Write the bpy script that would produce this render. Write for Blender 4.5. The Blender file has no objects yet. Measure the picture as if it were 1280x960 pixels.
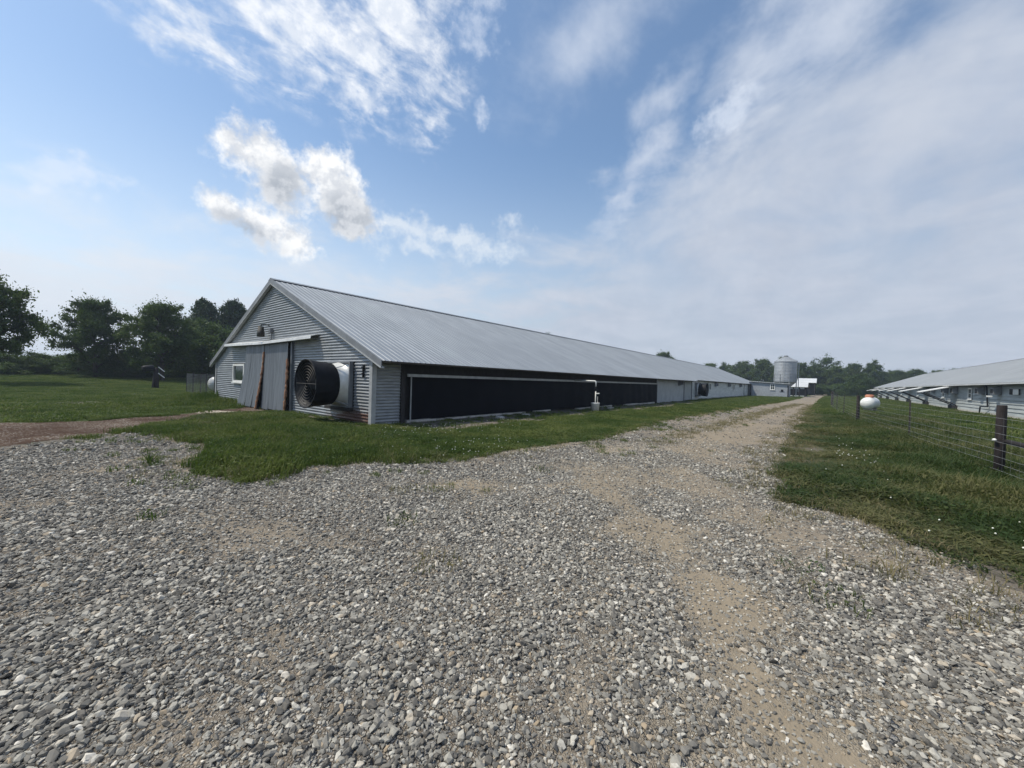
import bpy, bmesh, math, random
import numpy as np
from mathutils import Vector, Matrix

random.seed(7)
RNG = np.random.default_rng(11)
SC = bpy.context.scene
COL = SC.collection
R = math.radians

# ------------------------------------------------------------------ camera
# world frame: +X runs along the long barn, +Y to its left, origin at its near right corner
CAM = Vector((-7.183, -11.620, 1.65))
HEAD, PITCH, ROLL = R(38.66), R(-0.55), R(1.7)
fw = Vector((math.cos(HEAD) * math.cos(PITCH), math.sin(HEAD) * math.cos(PITCH), math.sin(PITCH)))
rt = Vector((math.sin(HEAD), -math.cos(HEAD), 0))
up = rt.cross(fw)
rc = rt * math.cos(ROLL) + up * math.sin(ROLL)
uc = up * math.cos(ROLL) - rt * math.sin(ROLL)
cd = bpy.data.cameras.new('camera')
cam = bpy.data.objects.new('camera', cd)
COL.objects.link(cam)
m = Matrix((rc, uc, -fw)).transposed().to_4x4()
m.translation = CAM
cam.matrix_world = m
cd.sensor_width = 36.0
cd.lens = 36.0 * 490.0 / 1280.0
cd.clip_start = 0.05
cd.clip_end = 5000
SC.camera = cam

# ------------------------------------------------------------------ light
SUN_HEAD, SUN_EL = R(130.0), R(57.0)
sun_dir = Vector((math.cos(SUN_HEAD) * math.cos(SUN_EL), math.sin(SUN_HEAD) * math.cos(SUN_EL), math.sin(SUN_EL)))
sd = bpy.data.lights.new('sun', 'SUN')
sd.energy = 3.7
sd.angle = R(0.6)
sd.color = (1.0, 0.93, 0.80)
sun = bpy.data.objects.new('sun', sd)
COL.objects.link(sun)
sun.rotation_euler = sun_dir.to_track_quat('Z', 'Y').to_euler()
sun.location = (0, 0, 60)

SC.view_settings.view_transform = 'Standard'
SC.view_settings.look = 'None'
SC.view_settings.exposure = 0.16
SC.view_settings.gamma = 1.0
SC.view_settings.use_curve_mapping = False
SC.cycles.use_denoising = True
SC.cycles.max_bounces = 6
SC.cycles.diffuse_bounces = 3
SC.cycles.glossy_bounces = 3
SC.cycles.transmission_bounces = 4
SC.cycles.transparent_max_bounces = 6
SC.cycles.volume_bounces = 0
SC.cycles.caustics_reflective = False
SC.cycles.caustics_refractive = False


class NT:
    """small helper for building node trees"""
    def __init__(self, tree):
        self.t = tree
        tree.nodes.clear()

    def n(self, typ, **kw):
        nd = self.t.nodes.new(typ)
        for k, v in kw.items():
            setattr(nd, k, v)
        return nd

    def put(self, sock, v):
        if isinstance(v, bpy.types.NodeSocket):
            self.t.links.new(v, sock)
        elif v is not None:
            try:
                sock.default_value = v
            except Exception:
                sock.default_value = tuple(v) + (1.0,)

    def m(self, op, a, b=None, c=None, clamp=False):
        nd = self.n('ShaderNodeMath', operation=op, use_clamp=clamp)
        for i, v in enumerate((a, b, c)):
            if v is not None:
                self.put(nd.inputs[i], v)
        return nd.outputs[0]

    def vm(self, op, a, b=None, out=0, scale=None):
        nd = self.n('ShaderNodeVectorMath', operation=op)
        self.put(nd.inputs[0], a)
        if b is not None:
            self.put(nd.inputs[1], b)
        if scale is not None:
            self.put(nd.inputs['Scale'], scale)
        return nd.outputs[out]

    def smooth(self, x, lo, hi, t0=0.0, t1=1.0):
        nd = self.n('ShaderNodeMapRange', interpolation_type='SMOOTHSTEP')
        self.put(nd.inputs[0], x)
        for i, v in zip((1, 2, 3, 4), (lo, hi, t0, t1)):
            self.put(nd.inputs[i], v)
        return nd.outputs[0]

    def noise(self, vec, scale, detail=4.0, rough=0.5, dist=0.0, out=0):
        nd = self.n('ShaderNodeTexNoise')
        if vec is not None:
            self.put(nd.inputs['Vector'], vec)
        nd.inputs['Scale'].default_value = scale
        nd.inputs['Detail'].default_value = detail
        nd.inputs['Roughness'].default_value = rough
        nd.inputs['Distortion'].default_value = dist
        return nd.outputs[out]

    def vor(self, vec, scale, feature='F1', out='Distance', rand=1.0):
        nd = self.n('ShaderNodeTexVoronoi', feature=feature)
        self.put(nd.inputs['Vector'], vec)
        nd.inputs['Scale'].default_value = scale
        nd.inputs['Randomness'].default_value = rand
        return nd.outputs[out]

    def mix(self, f, a, b, blend='MIX'):
        nd = self.n('ShaderNodeMix', data_type='RGBA', blend_type=blend)
        self.put(nd.inputs[0], f)
        for s, v in ((6, a), (7, b)):
            if isinstance(v, (tuple, list)) and len(v) == 3:
                v = tuple(v) + (1.0,)
            self.put(nd.inputs[s], v)
        return nd.outputs[2]

    def ramp(self, f, stops):
        nd = self.n('ShaderNodeValToRGB')
        self.put(nd.inputs[0], f)
        cr = nd.color_ramp
        while len(cr.elements) < len(stops):
            cr.elements.new(0.5)
        for e, (p, c) in zip(cr.elements, stops):
            e.position = p
            e.color = tuple(c) + (1.0,)
        return nd.outputs[0]

    def comb(self, x, y, z):
        nd = self.n('ShaderNodeCombineXYZ')
        for i, v in enumerate((x, y, z)):
            self.put(nd.inputs[i], v)
        return nd.outputs[0]


# ------------------------------------------------------------------ sky
world = bpy.data.worlds.new('World')
SC.world = world
world.use_nodes = True
W = NT(world.node_tree)
SKY_STRENGTH = 0.135
sky = W.n('ShaderNodeTexSky', sky_type='NISHITA')
sky.sun_disc = False
sky.sun_elevation = SUN_EL
sky.sun_rotation = math.atan2(sun_dir.x, sun_dir.y)
sky.altitude = 100
sky.air_density = 1.0
sky.dust_density = 1.2
sky.ozone_density = 0.9
tc = W.n('ShaderNodeTexCoord')
D = W.vm('NORMALIZE', tc.outputs['Generated'])
sep = W.n('ShaderNodeSeparateXYZ')
W.put(sep.inputs[0], D)
dx, dy, dz = sep.outputs
az = W.m('MULTIPLY', W.m('ARCTAN2', dy, dx), 180 / math.pi)
el = W.m('MULTIPLY', W.m('ARCSINE', dz), 180 / math.pi)
zz = W.m('ADD', W.m('MAXIMUM', dz, 0.0), 0.13)
P = W.comb(W.m('DIVIDE', dx, zz), W.m('DIVIDE', dy, zz), 0.0)      # cloud sheet overhead
nfine = W.noise(D, 15.0, 6.0, 0.62)
nmid = W.noise(D, 5.0, 4.0, 0.55)
nP = W.noise(P, 1.9, 6.0, 0.60, 0.4)
rotP = W.n('ShaderNodeMapping')
W.put(rotP.inputs[0], P)
rotP.inputs['Rotation'].default_value = (0, 0, R(20))
rotP.inputs['Scale'].default_value = (1.0, 1.55, 1.0)
nrip = W.noise(rotP.outputs[0], 6.0, 6.0, 0.62, 0.35)
wr = W.n('ShaderNodeSeparateColor')
W.put(wr.inputs[0], W.noise(D, 6.5, 5.0, 0.6, out=1))
azw = W.m('ADD', az, W.m('MULTIPLY', W.m('SUBTRACT', wr.outputs[0], 0.5), 15.0))
elw = W.m('ADD', el, W.m('MULTIPLY', W.m('SUBTRACT', wr.outputs[1], 0.5), 11.0))


def blob(a0, e0, ra, re, rot=0.0, warp=True):
    """1 in the middle of an ellipse of the sky, 0 on its ragged rim (degrees)"""
    da = W.m('MULTIPLY', W.m('SUBTRACT', a0, azw if warp else az), math.cos(R(e0)))      # to the right of a0
    de = W.m('SUBTRACT', elw if warp else el, e0)
    c, s = math.cos(R(rot)), math.sin(R(rot))
    u = W.m('ADD', W.m('MULTIPLY', da, c / ra), W.m('MULTIPLY', de, s / ra))
    v = W.m('ADD', W.m('MULTIPLY', da, -s / re), W.m('MULTIPLY', de, c / re))
    d = W.m('SQRT', W.m('ADD', W.m('MULTIPLY', u, u), W.m('MULTIPLY', v, v)))
    return W.m('SUBTRACT', 1.0, d)


def maxof(*v):
    r = v[0]
    for x in v[1:]:
        r = W.m('MAXIMUM', r, x)
    return r


def plus(x, n, k):
    return W.m('ADD', x, W.m('MULTIPLY', W.m('SUBTRACT', n, 0.5), k))


nbil = W.noise(D, 34.0, 5.0, 0.6)
# heaped cloud
cum = maxof(blob(72.3, 25.2, 4.4, 4.0, 10, False), blob(69.3, 22.6, 4.4, 4.6, 0, False), blob(65.2, 25.0, 4.2, 3.8, 0, False), blob(63.2, 22.6, 4.4, 4.4, 0, False),
            blob(61.4, 20.2, 3.6, 3.3, -10, False), blob(71.0, 17.4, 4.4, 2.8, -25, False), blob(75.4, 18.4, 3.4, 2.0, -28, False), blob(68.0, 16.4, 3.2, 2.6, 0, False))
cum_d = W.m('ADD', plus(plus(cum, nfine, 1.6), nbil, 1.1), 0.02)
cum_a = W.smooth(cum_d, 0.05, 0.70)
nsh = W.noise(W.vm('ADD', D, tuple(sun_dir * 0.022)), 15.0, 6.0, 0.62)
lit = W.smooth(W.m('SUBTRACT', nfine, nsh), -0.10, 0.12)
grey = maxof(blob(69.6, 22.0, 4.4, 3.6, 0, False), blob(62.2, 20.4, 4.6, 3.9, 0, False), blob(72.5, 16.4, 4.6, 1.8, -20, False))
grey_a = W.m('MULTIPLY', W.smooth(plus(grey, nfine, 1.5), 0.0, 0.9), 0.92)
# fields of small cloudlets
pat = maxof(blob(65.0, 39.0, 15.0, 9.0, -25), blob(58.5, 41.0, 12.0, 9.5, -20), W.m('MULTIPLY', blob(79.0, 34.0, 9.0, 4.0, -20), 0.8), W.m('MULTIPLY', blob(51.5, 32.0, 3.2, 5.0, -35), 0.7))
pat_d = plus(plus(W.m('MULTIPLY', pat, 0.8), nrip, 3.0), nbil, 1.1)
pat_a = W.m('MULTIPLY', W.smooth(pat_d, -0.12, 1.05), W.smooth(pat, -0.1, 0.35, 0.0, 0.92))
ban = maxof(blob(48.0, 20.4, 10.0, 2.4, -3), blob(54.0, 19.8, 6.5, 2.0), blob(43.5, 19.4, 8.5, 3.0, 4), W.m('MULTIPLY', blob(53.0, 17.4, 8.0, 1.8), 0.8))
ban_d = plus(plus(ban, nfine, 2.4), nbil, 1.2)
ban_a = W.m('MULTIPLY', W.smooth(ban_d, 0.0, 1.0), 0.78)
wis = maxof(blob(45.2, 42.5, 3.6, 4.2), blob(10.9, 30.9, 4.6, 1.7, 32), blob(87.0, 17.4, 6.0, 1.5, -8), blob(43.5, 34.0, 1.8, 1.6))
wis_a = W.m('MULTIPLY', W.smooth(plus(plus(wis, nfine, 2.2), nbil, 1.2), 0.05, 1.0), 0.50)
# thin high veil, low to the left and high to the right
hz = W.m('SQRT', W.m('ADD', W.m('ADD', W.m('MULTIPLY', dx, dx), W.m('MULTIPLY', dy, dy)), 1e-5))
hd = W.m('DIVIDE', W.m('ADD', W.m('MULTIPLY', dx, math.cos(R(-55))), W.m('MULTIPLY', dy, math.sin(R(-55)))), hz)
eltop = W.smooth(hd, -0.10, 0.62, 15.5, 40.0)
veil_d = W.m('ADD', W.m('SUBTRACT', eltop, elw), W.m('MULTIPLY', W.m('SUBTRACT', nP, 0.5), 30.0))
veil_a = W.m('MULTIPLY', W.smooth(veil_d, -5.0, 10.0), W.smooth(W.m('ADD', W.m('MULTIPLY', nmid, 0.5), W.m('MULTIPLY', nP, 0.5)), 0.32, 0.68, W.smooth(el, 6.0, 22.0, 0.8, 0.36), 1.0))
str_a = W.m('MULTIPLY', W.smooth(plus(maxof(blob(18.0, 33.0, 7.0, 4.0, 35), blob(21.5, 28.0, 9.0, 3.6, 30), blob(29.0, 41.0, 12.0, 8.0, 30), blob(25.5, 24.5, 8.5, 2.6, 38), blob(3.0, 37.0, 14.0, 7.0, 35)),
                                     nP, 1.9), 0.0, 1.1), 0.66)
# scattered cloudlets over the rest of the dome
gen_a = W.m('MULTIPLY', W.m('MULTIPLY', W.smooth(nrip, 0.48, 0.75), W.smooth(nmid, 0.46, 0.64)), W.smooth(el, 44.0, 54.0, 0.0, 0.75))
haze_a = W.smooth(el, -2.0, 32.0, 0.80, 0.04)

K = 1.0 / SKY_STRENGTH
col = W.mix(1.0, sky.outputs[0], (0.89, 1.04, 1.10), 'MULTIPLY')
cs = lambda r, g, b: (r * K, g * K, b * K)
sunside = W.m('ADD', W.m('MULTIPLY', W.m('MULTIPLY', W.vm('DOT_PRODUCT', D, tuple(sun_dir), out=1), 1.0), 0.5), 0.5)
veilcol = W.mix(W.smooth(sunside, 0.45, 0.95), cs(0.45, 0.50, 0.60), cs(0.76, 0.82, 0.89))
veilcol = W.mix(W.smooth(W.m('ADD', W.m('MULTIPLY', nP, 0.6), W.m('MULTIPLY', nfine, 0.4)), 0.34, 0.66, 0.0, 0.34), veilcol, W.mix(0.5, veilcol, cs(0.86, 0.90, 0.96)))
hazecol = W.mix(W.smooth(sunside, 0.35, 0.85), cs(0.38, 0.45, 0.52), cs(0.76, 0.83, 0.89))
col = W.mix(haze_a, col, hazecol)
col = W.mix(veil_a, col, veilcol)
col = W.mix(str_a, col, W.mix(0.55, veilcol, cs(0.74, 0.79, 0.89)))
col = W.mix(gen_a, col, cs(0.85, 0.89, 0.95))
col = W.mix(wis_a, col, cs(0.76, 0.82, 0.92))
col = W.mix(pat_a, col, W.mix(lit, cs(0.74, 0.79, 0.87), cs(0.92, 0.94, 0.97)))
col = W.mix(ban_a, col, cs(0.72, 0.78, 0.85))
col = W.mix(cum_a, col, W.mix(grey_a, W.mix(lit, cs(0.66, 0.69, 0.74), cs(0.93, 0.94, 0.95)), W.mix(lit, cs(0.38, 0.42, 0.48), cs(0.60, 0.63, 0.68))))
bg = W.n('ShaderNodeBackground')
W.put(bg.inputs[0], col)
bg.inputs[1].default_value = SKY_STRENGTH
wo = W.n('ShaderNodeOutputWorld')
W.t.links.new(bg.outputs[0], wo.inputs[0])
world.cycles.sampling_method = 'MANUAL'
world.cycles.sample_map_resolution = 512


# ------------------------------------------------------------------ object helpers
def tag(o, label=None, cat=None, group=None, kind=None):
    for k, v in (('label', label), ('category', cat), ('group', group), ('kind', kind)):
        if v is not None:
            o[k] = v
    return o


def empty(name, loc=(0, 0, 0), rz=0.0, parent=None):
    o = bpy.data.objects.new(name, None)
    o.empty_display_size = 0.2
    COL.objects.link(o)
    o.location = loc
    o.rotation_euler = (0, 0, rz)
    o.parent = parent
    return o


def link(name, me, parent=None, mat=None, loc=None, rot=None, scale=None):
    if mat is not None and not me.materials:
        me.materials.append(mat)
    o = bpy.data.objects.new(name, me)
    COL.objects.link(o)
    o.parent = parent
    if loc is not None:
        o.location = loc
    if rot is not None:
        o.rotation_euler = rot
    if scale is not None:
        o.scale = scale
    return o


class MB:
    def __init__(self):
        self.v, self.f = [], []

    def add(self, vs, fs):
        b = len(self.v)
        self.v += [tuple(p) for p in vs]
        self.f += [tuple(i + b for i in f) for f in fs]
        return self

    def box(self, x0, x1, y0, y1, z0, z1):
        x0, x1 = sorted((x0, x1)); y0, y1 = sorted((y0, y1)); z0, z1 = sorted((z0, z1))
        return self.add([(x0, y0, z0), (x1, y0, z0), (x1, y1, z0), (x0, y1, z0), (x0, y0, z1), (x1, y0, z1), (x1, y1, z1), (x0, y1, z1)],
                        [(0, 3, 2, 1), (4, 5, 6, 7), (0, 1, 5, 4), (1, 2, 6, 5), (2, 3, 7, 6), (3, 0, 4, 7)])

    def prism(self, poly, d):
        """poly: list of 3D points, extruded by vector d"""
        n = len(poly)
        vs = [Vector(p) for p in poly] + [Vector(p) + Vector(d) for p in poly]
        fs = [tuple(range(n))[::-1], tuple(range(n, 2 * n))] + [(i, (i + 1) % n, (i + 1) % n + n, i + n) for i in range(n)]
        return self.add(vs, fs)

    def tube(self, pts, rad, seg=8, cap=True):
        pts = [Vector(p) for p in pts]
        if not isinstance(rad, (list, tuple)):
            rad = [rad] * len(pts)
        b = len(self.v)
        prev = None
        for i, p in enumerate(pts):
            t = (pts[min(i + 1, len(pts) - 1)] - pts[max(i - 1, 0)]).normalized()
            if prev is None:
                a = Vector((0, 0, 1)) if abs(t.z) < 0.9 else Vector((1, 0, 0))
                n = t.cross(a).normalized()
            else:
                n = (prev - t * prev.dot(t)).normalized()
            prev = n
            c = t.cross(n)
            for k in range(seg):
                an = 2 * math.pi * k / seg
                self.v.append(tuple(p + (n * math.cos(an) + c * math.sin(an)) * rad[i]))
        for i in range(len(pts) - 1):
            for k in range(seg):
                k2 = (k + 1) % seg
                self.f.append((b + i * seg + k, b + i * seg + k2, b + (i + 1) * seg + k2, b + (i + 1) * seg + k))
        if cap:
            self.f.append(tuple(b + k for k in range(seg))[::-1])
            e = b + (len(pts) - 1) * seg
            self.f.append(tuple(e + k for k in range(seg)))
        return self

    def lathe(self, prof, origin, axis, seg=32, closed=False):
        """prof: (t along axis, radius)"""
        axis = Vector(axis).normalized()
        a = Vector((0, 0, 1)) if abs(axis.z) < 0.9 else Vector((1, 0, 0))
        n = axis.cross(a).normalized()
        c = axis.cross(n)
        o = Vector(origin)
        b = len(self.v)
        for t, r_ in prof:
            for k in range(seg):
                an = 2 * math.pi * k / seg
                self.v.append(tuple(o + axis * t + (n * math.cos(an) + c * math.sin(an)) * r_))
        rows = len(prof)
        for i in range(rows if closed else rows - 1):
            j = (i + 1) % rows
            for k in range(seg):
                k2 = (k + 1) % seg
                self.f.append((b + i * seg + k, b + i * seg + k2, b + j * seg + k2, b + j * seg + k))
        return self

    def mesh(self, name, mat=None, smooth=False):
        me = bpy.data.meshes.new(name)
        me.from_pydata(self.v, [], self.f)
        if smooth:
            me.polygons.foreach_set('use_smooth', [True] * len(me.polygons))
        if mat is not None:
            me.materials.append(mat)
        me.update()
        return me

    def build(self, name, mat, parent=None, smooth=False, loc=None, rot=None):
        return link(name, self.mesh(name, mat, smooth), parent, None, loc, rot)


def new_mat(name):
    mt = bpy.data.materials.new(name)
    mt.use_nodes = True
    t = NT(mt.node_tree)
    out = t.n('ShaderNodeOutputMaterial')
    b = t.n('ShaderNodeBsdfPrincipled')
    t.t.links.new(b.outputs[0], out.inputs[0])
    return mt, t, b, out


def bump(t, b, h, strength=0.3, dist=0.01):
    nd = t.n('ShaderNodeBump')
    nd.inputs['Strength'].default_value = strength
    nd.inputs['Distance'].default_value = dist
    t.put(nd.inputs['Height'], h)
    t.t.links.new(nd.outputs[0], b.inputs['Normal'])


def simple(name, c1, c2=None, rough=0.6, metal=0.0, scale=6.0, stretch=(1, 1, 1), bmp=0.15, spec=None, detail=6):
    """two-tone weathered surface"""
    mt, t, b, _ = new_mat(name)
    g = t.n('ShaderNodeNewGeometry')
    mp = t.n('ShaderNodeMapping')
    t.put(mp.inputs[0], g.outputs['Position'])
    mp.inputs['Scale'].default_value = stretch
    n1 = t.noise(mp.outputs[0], scale, detail, 0.6)
    n2 = t.noise(mp.outputs[0], scale * 0.13, 3, 0.5)
    f = t.smooth(t.m('ADD', t.m('MULTIPLY', n1, 0.6), t.m('MULTIPLY', n2, 0.4)), 0.36, 0.64)
    t.put(b.inputs['Base Color'], t.mix(f, c1, c2 or tuple(x * 0.72 for x in c1)))
    t.put(b.inputs['Roughness'], t.smooth(n1, 0.2, 0.8, rough * 0.85, min(1, rough * 1.15)))
    b.inputs['Metallic'].default_value = metal
    if spec is not None:
        b.inputs['Specular IOR Level'].default_value = spec
    if bmp:
        bump(t, b, n1, bmp, 0.01)
    return mt


# ------------------------------------------------------------------ materials
def siding_mat():
    """galvanised corrugated sheet with rust along the bottom right"""
    mt, t, b, _ = new_mat('galvanised_siding')
    g = t.n('ShaderNodeNewGeometry')
    p = g.outputs['Position']
    mp = t.n('ShaderNodeMapping'); t.put(mp.inputs[0], p); mp.inputs['Scale'].default_value = (1, 0.5, 5)
    n1 = t.noise(mp.outputs[0], 2.2, 6, 0.6)
    n2 = t.noise(p, 14.0, 5, 0.6)
    oi = t.n('ShaderNodeObjectInfo')
    c = t.mix(t.smooth(n1, 0.3, 0.7), (0.33, 0.345, 0.357), (0.215, 0.228, 0.24))
    c = t.mix(t.m('MULTIPLY', oi.outputs['Random'], 0.22), c, (0.22, 0.24, 0.265))
    s = t.n('ShaderNodeSeparateXYZ'); t.put(s.inputs[0], p)
    low = t.m('ADD', t.smooth(s.outputs[2], 0.05, 1.05, 1.0, 0.0), t.m('MULTIPLY', t.m('SUBTRACT', n1, 0.5), 1.6))
    right = t.m('MULTIPLY', t.smooth(s.outputs[1], 1.2, 4.6, 1.0, 0.0), t.smooth(s.outputs[0], 0.03, 0.2, 1.0, 0.25))
    rust = t.smooth(t.m('ADD', t.m('MULTIPLY', low, right), t.m('MULTIPLY', t.m('SUBTRACT', n2, 0.5), 0.9)), 0.40, 0.85)
    c = t.mix(rust, c, t.mix(n2, (0.13, 0.055, 0.03), (0.05, 0.03, 0.03)))
    t.put(b.inputs['Base Color'], c)
    t.put(b.inputs['Metallic'], t.m('MULTIPLY', t.m('SUBTRACT', 1.0, rust), 0.30))
    t.put(b.inputs['Roughness'], t.smooth(n2, 0.2, 0.8, 0.42, 0.62))
    return mt


def roof_mat(name, c1, c2):
    mt, t, b, _ = new_mat(name)
    g = t.n('ShaderNodeNewGeometry')
    oi = t.n('ShaderNodeObjectInfo')
    p = g.outputs['Position']
    mp = t.n('ShaderNodeMapping'); t.put(mp.inputs[0], p); mp.inputs['Scale'].default_value = (3.0, 0.25, 0.25)
    n1 = t.noise(mp.outputs[0], 2.5, 6, 0.62)
    n2 = t.noise(p, 0.35, 4, 0.6)
    f = t.smooth(t.m('ADD', t.m('MULTIPLY', n1, 0.55), t.m('MULTIPLY', n2, 0.45)), 0.36, 0.64)
    c = t.mix(f, c1, c2)
    c = t.mix(t.m('MULTIPLY', oi.outputs['Random'], 0.30), c, tuple(x * 0.72 for x in c2))
    t.put(b.inputs['Base Color'], c)
    b.inputs['Metallic'].default_value = 0.1
    t.put(b.inputs['Roughness'], t.smooth(n1, 0.2, 0.8, 0.52, 0.68))
    b.inputs['Specular IOR Level'].default_value = 0.35
    return mt


M = {}
M['siding'] = siding_mat()
M['roof'] = roof_mat('roof_metal', (0.272, 0.298, 0.33), (0.222, 0.245, 0.273))
M['roof_right'] = roof_mat('roof_metal_grey', (0.255, 0.275, 0.295), (0.21, 0.228, 0.248))
M['deck'] = simple('roof_deck_wood', (0.10, 0.085, 0.07), (0.06, 0.05, 0.045), 0.8, scale=3)
M['trim'] = simple('grey_trim', (0.22, 0.232, 0.245), (0.165, 0.173, 0.185), 0.55, 0.2, scale=3)
M['lighttrim'] = simple('pale_trim', (0.66, 0.67, 0.67), (0.50, 0.51, 0.51), 0.5, 0.1, scale=4)
M['edge'] = simple('dull_pale_edge', (0.42, 0.43, 0.43), (0.30, 0.31, 0.31), 0.6, 0.1, scale=4)
M['white'] = simple('white_paint', (0.78, 0.78, 0.76), (0.66, 0.66, 0.63), 0.5, scale=5)
M['pvc'] = simple('white_plastic', (0.78, 0.78, 0.75), (0.62, 0.61, 0.56), 0.4, scale=9)
M['door'] = simple('door_sheet', (0.175, 0.195, 0.218), (0.11, 0.124, 0.142), 0.5, 0.25, scale=2.4, stretch=(1, 4, 0.35), bmp=0.05)
M['rust'] = simple('flaking_rust', (0.46, 0.24, 0.13), (0.14, 0.075, 0.05), 0.9, scale=30, bmp=0.6)
M['black'] = simple('black_plastic', (0.007, 0.008, 0.011), (0.012, 0.013, 0.017), 0.6, scale=7, bmp=0.03, spec=0.2)
M['curtain'] = simple('black_curtain', (0.004, 0.005, 0.008), (0.008, 0.009, 0.013), 0.75, scale=2.2, stretch=(0.6, 1, 1), bmp=0.1, spec=0.1)
M['darkwood'] = simple('dark_timber', (0.030, 0.027, 0.027), (0.018, 0.017, 0.018), 0.85, scale=9, stretch=(4, 4, 0.6), bmp=0.5)
M['concrete'] = simple('old_concrete', (0.50, 0.48, 0.44), (0.34, 0.32, 0.29), 0.9, scale=8, bmp=0.3)
M['steel'] = simple('galvanised_steel', (0.36, 0.38, 0.395), (0.27, 0.285, 0.30), 0.5, 0.3, scale=5, bmp=0.05)
M['fanmetal'] = simple('bright_fan_metal', (0.82, 0.82, 0.79), (0.66, 0.65, 0.61), 0.35, 0.2, scale=4, bmp=0.03)
M['guard'] = simple('wire_guard', (0.085, 0.082, 0.08), (0.05, 0.048, 0.048), 0.6, 0.2, scale=8, bmp=0)
M['plank'] = simple('weathered_white_siding_for_shade', (0.66, 0.68, 0.67), (0.48, 0.505, 0.50), 0.65, scale=1.7, stretch=(0.35, 1, 2.5), bmp=0.1)  # tone lightened to make up for the shade on the long side wall
M['plank_grey'] = simple('weathered_grey_siding_for_sun', (0.40, 0.43, 0.425), (0.27, 0.295, 0.295), 0.7, scale=1.7, stretch=(0.35, 1, 2.5), bmp=0.1)  # darker grey copy of the siding, toned for the sunlit right barn
M['panelgrey'] = simple('flat_grey_panel', (0.40, 0.43, 0.44), (0.31, 0.335, 0.35), 0.6, 0.1, scale=1.5, bmp=0.05)
M['block'] = simple('painted_block', (0.33, 0.355, 0.385), (0.25, 0.27, 0.30), 0.8, scale=4, bmp=0.2)
M['glass'] = simple('window_glass', (0.02, 0.032, 0.03), (0.035, 0.05, 0.046), 0.07, scale=1.2, bmp=0)
M['post'] = simple('creosote_post', (0.026, 0.018, 0.017), (0.012, 0.009, 0.009), 0.9, scale=14, stretch=(1, 1, 0.25), bmp=0.7)
M['tpost'] = simple('painted_t_post', (0.035, 0.045, 0.04), (0.05, 0.035, 0.028), 0.7, scale=20, bmp=0.1)
M['wire'] = simple('fence_wire', (0.30, 0.31, 0.315), (0.20, 0.195, 0.19), 0.5, 0.3, scale=4, bmp=0)
M['tank'] = simple('white_tank_paint', (0.80, 0.80, 0.78), (0.66, 0.66, 0.63), 0.35, scale=2.5, bmp=0.02)
M['orange'] = simple('faded_orange_dome', (0.50, 0.20, 0.11), (0.40, 0.16, 0.09), 0.5, scale=6, bmp=0.03)
M['bark'] = simple('bark', (0.075, 0.06, 0.045), (0.04, 0.033, 0.026), 0.9, scale=7, stretch=(3, 3, 0.7), bmp=0.6)


def leaf_mat(name, c1, c2, tr=0.35):
    mt, t, b, out = new_mat(name)
    g = t.n('ShaderNodeNewGeometry')
    oi = t.n('ShaderNodeObjectInfo')
    n1 = t.smooth(t.noise(g.outputs['Position'], 0.55, 5, 0.65), 0.3, 0.7)
    ri = g.outputs['Random Per Island']
    f = t.m('ADD', t.m('MULTIPLY', n1, 0.55), t.m('ADD', t.m('MULTIPLY', ri, 0.3), t.m('MULTIPLY', oi.outputs['Random'], 0.25)))
    c = t.mix(t.smooth(f, 0.25, 0.85), c1, c2)
    t.put(b.inputs['Base Color'], c)
    b.inputs['Roughness'].default_value = 0.6
    b.inputs['Specular IOR Level'].default_value = 0.15
    tl = t.n('ShaderNodeBsdfTranslucent')
    t.put(tl.inputs[0], t.mix(0.5, c, (0.12, 0.20, 0.03)))
    ms = t.n('ShaderNodeMixShader')
    ms.inputs[0].default_value = tr
    t.t.links.new(b.outputs[0], ms.inputs[1])
    t.t.links.new(tl.outputs[0], ms.inputs[2])
    t.t.links.new(ms.outputs[0], out.inputs[0])
    return mt


M['leaf'] = leaf_mat('oak_leaves', (0.036, 0.064, 0.018), (0.095, 0.130, 0.036), 0.28)
M['leaf2'] = leaf_mat('pale_leaves', (0.045, 0.075, 0.024), (0.085, 0.125, 0.04), 0.25)
M['cedar'] = leaf_mat('cedar_needles', (0.020, 0.040, 0.020), (0.036, 0.058, 0.026), 0.12)
M['grass'] = leaf_mat('lawn_blades', (0.044, 0.078, 0.017), (0.138, 0.158, 0.046), 0.33)
M['verge'] = leaf_mat('verge_blades', (0.035, 0.062, 0.018), (0.135, 0.130, 0.054), 0.30)
M['weed'] = leaf_mat('weed_leaves', (0.045, 0.075, 0.022), (0.10, 0.115, 0.04), 0.3)
M['dry'] = leaf_mat('dry_blades', (0.15, 0.125, 0.065), (0.22, 0.185, 0.10), 0.3)
M['clover'] = simple('clover_heads', (0.72, 0.72, 0.64), (0.60, 0.60, 0.50), 0.8, bmp=0)

# ------------------------------------------------------------------ terrain
_perm = RNG.random((256, 256))


def vnoise(x, y, s=1.0, ox=0):
    x = np.asarray(x, float) * s + 1000.3 + ox
    y = np.asarray(y, float) * s + 1000.7 + ox * 1.7
    xi, yi = np.floor(x).astype(int), np.floor(y).astype(int)
    fx, fy = x - xi, y - yi
    fx, fy = fx * fx * (3 - 2 * fx), fy * fy * (3 - 2 * fy)
    g = lambda a, b: _perm[a % 256, b % 256]
    return ((g(xi, yi) * (1 - fx) + g(xi + 1, yi) * fx) * (1 - fy) + (g(xi, yi + 1) * (1 - fx) + g(xi + 1, yi + 1) * fx) * fy) * 2 - 1


def fbm(x, y, s, n=4, ox=0):
    t, a = 0, 1.0
    for i in range(n):
        t = t + vnoise(x, y, s * 2 ** i, ox + 17 * i) * a
        a *= 0.55
    return t


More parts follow.
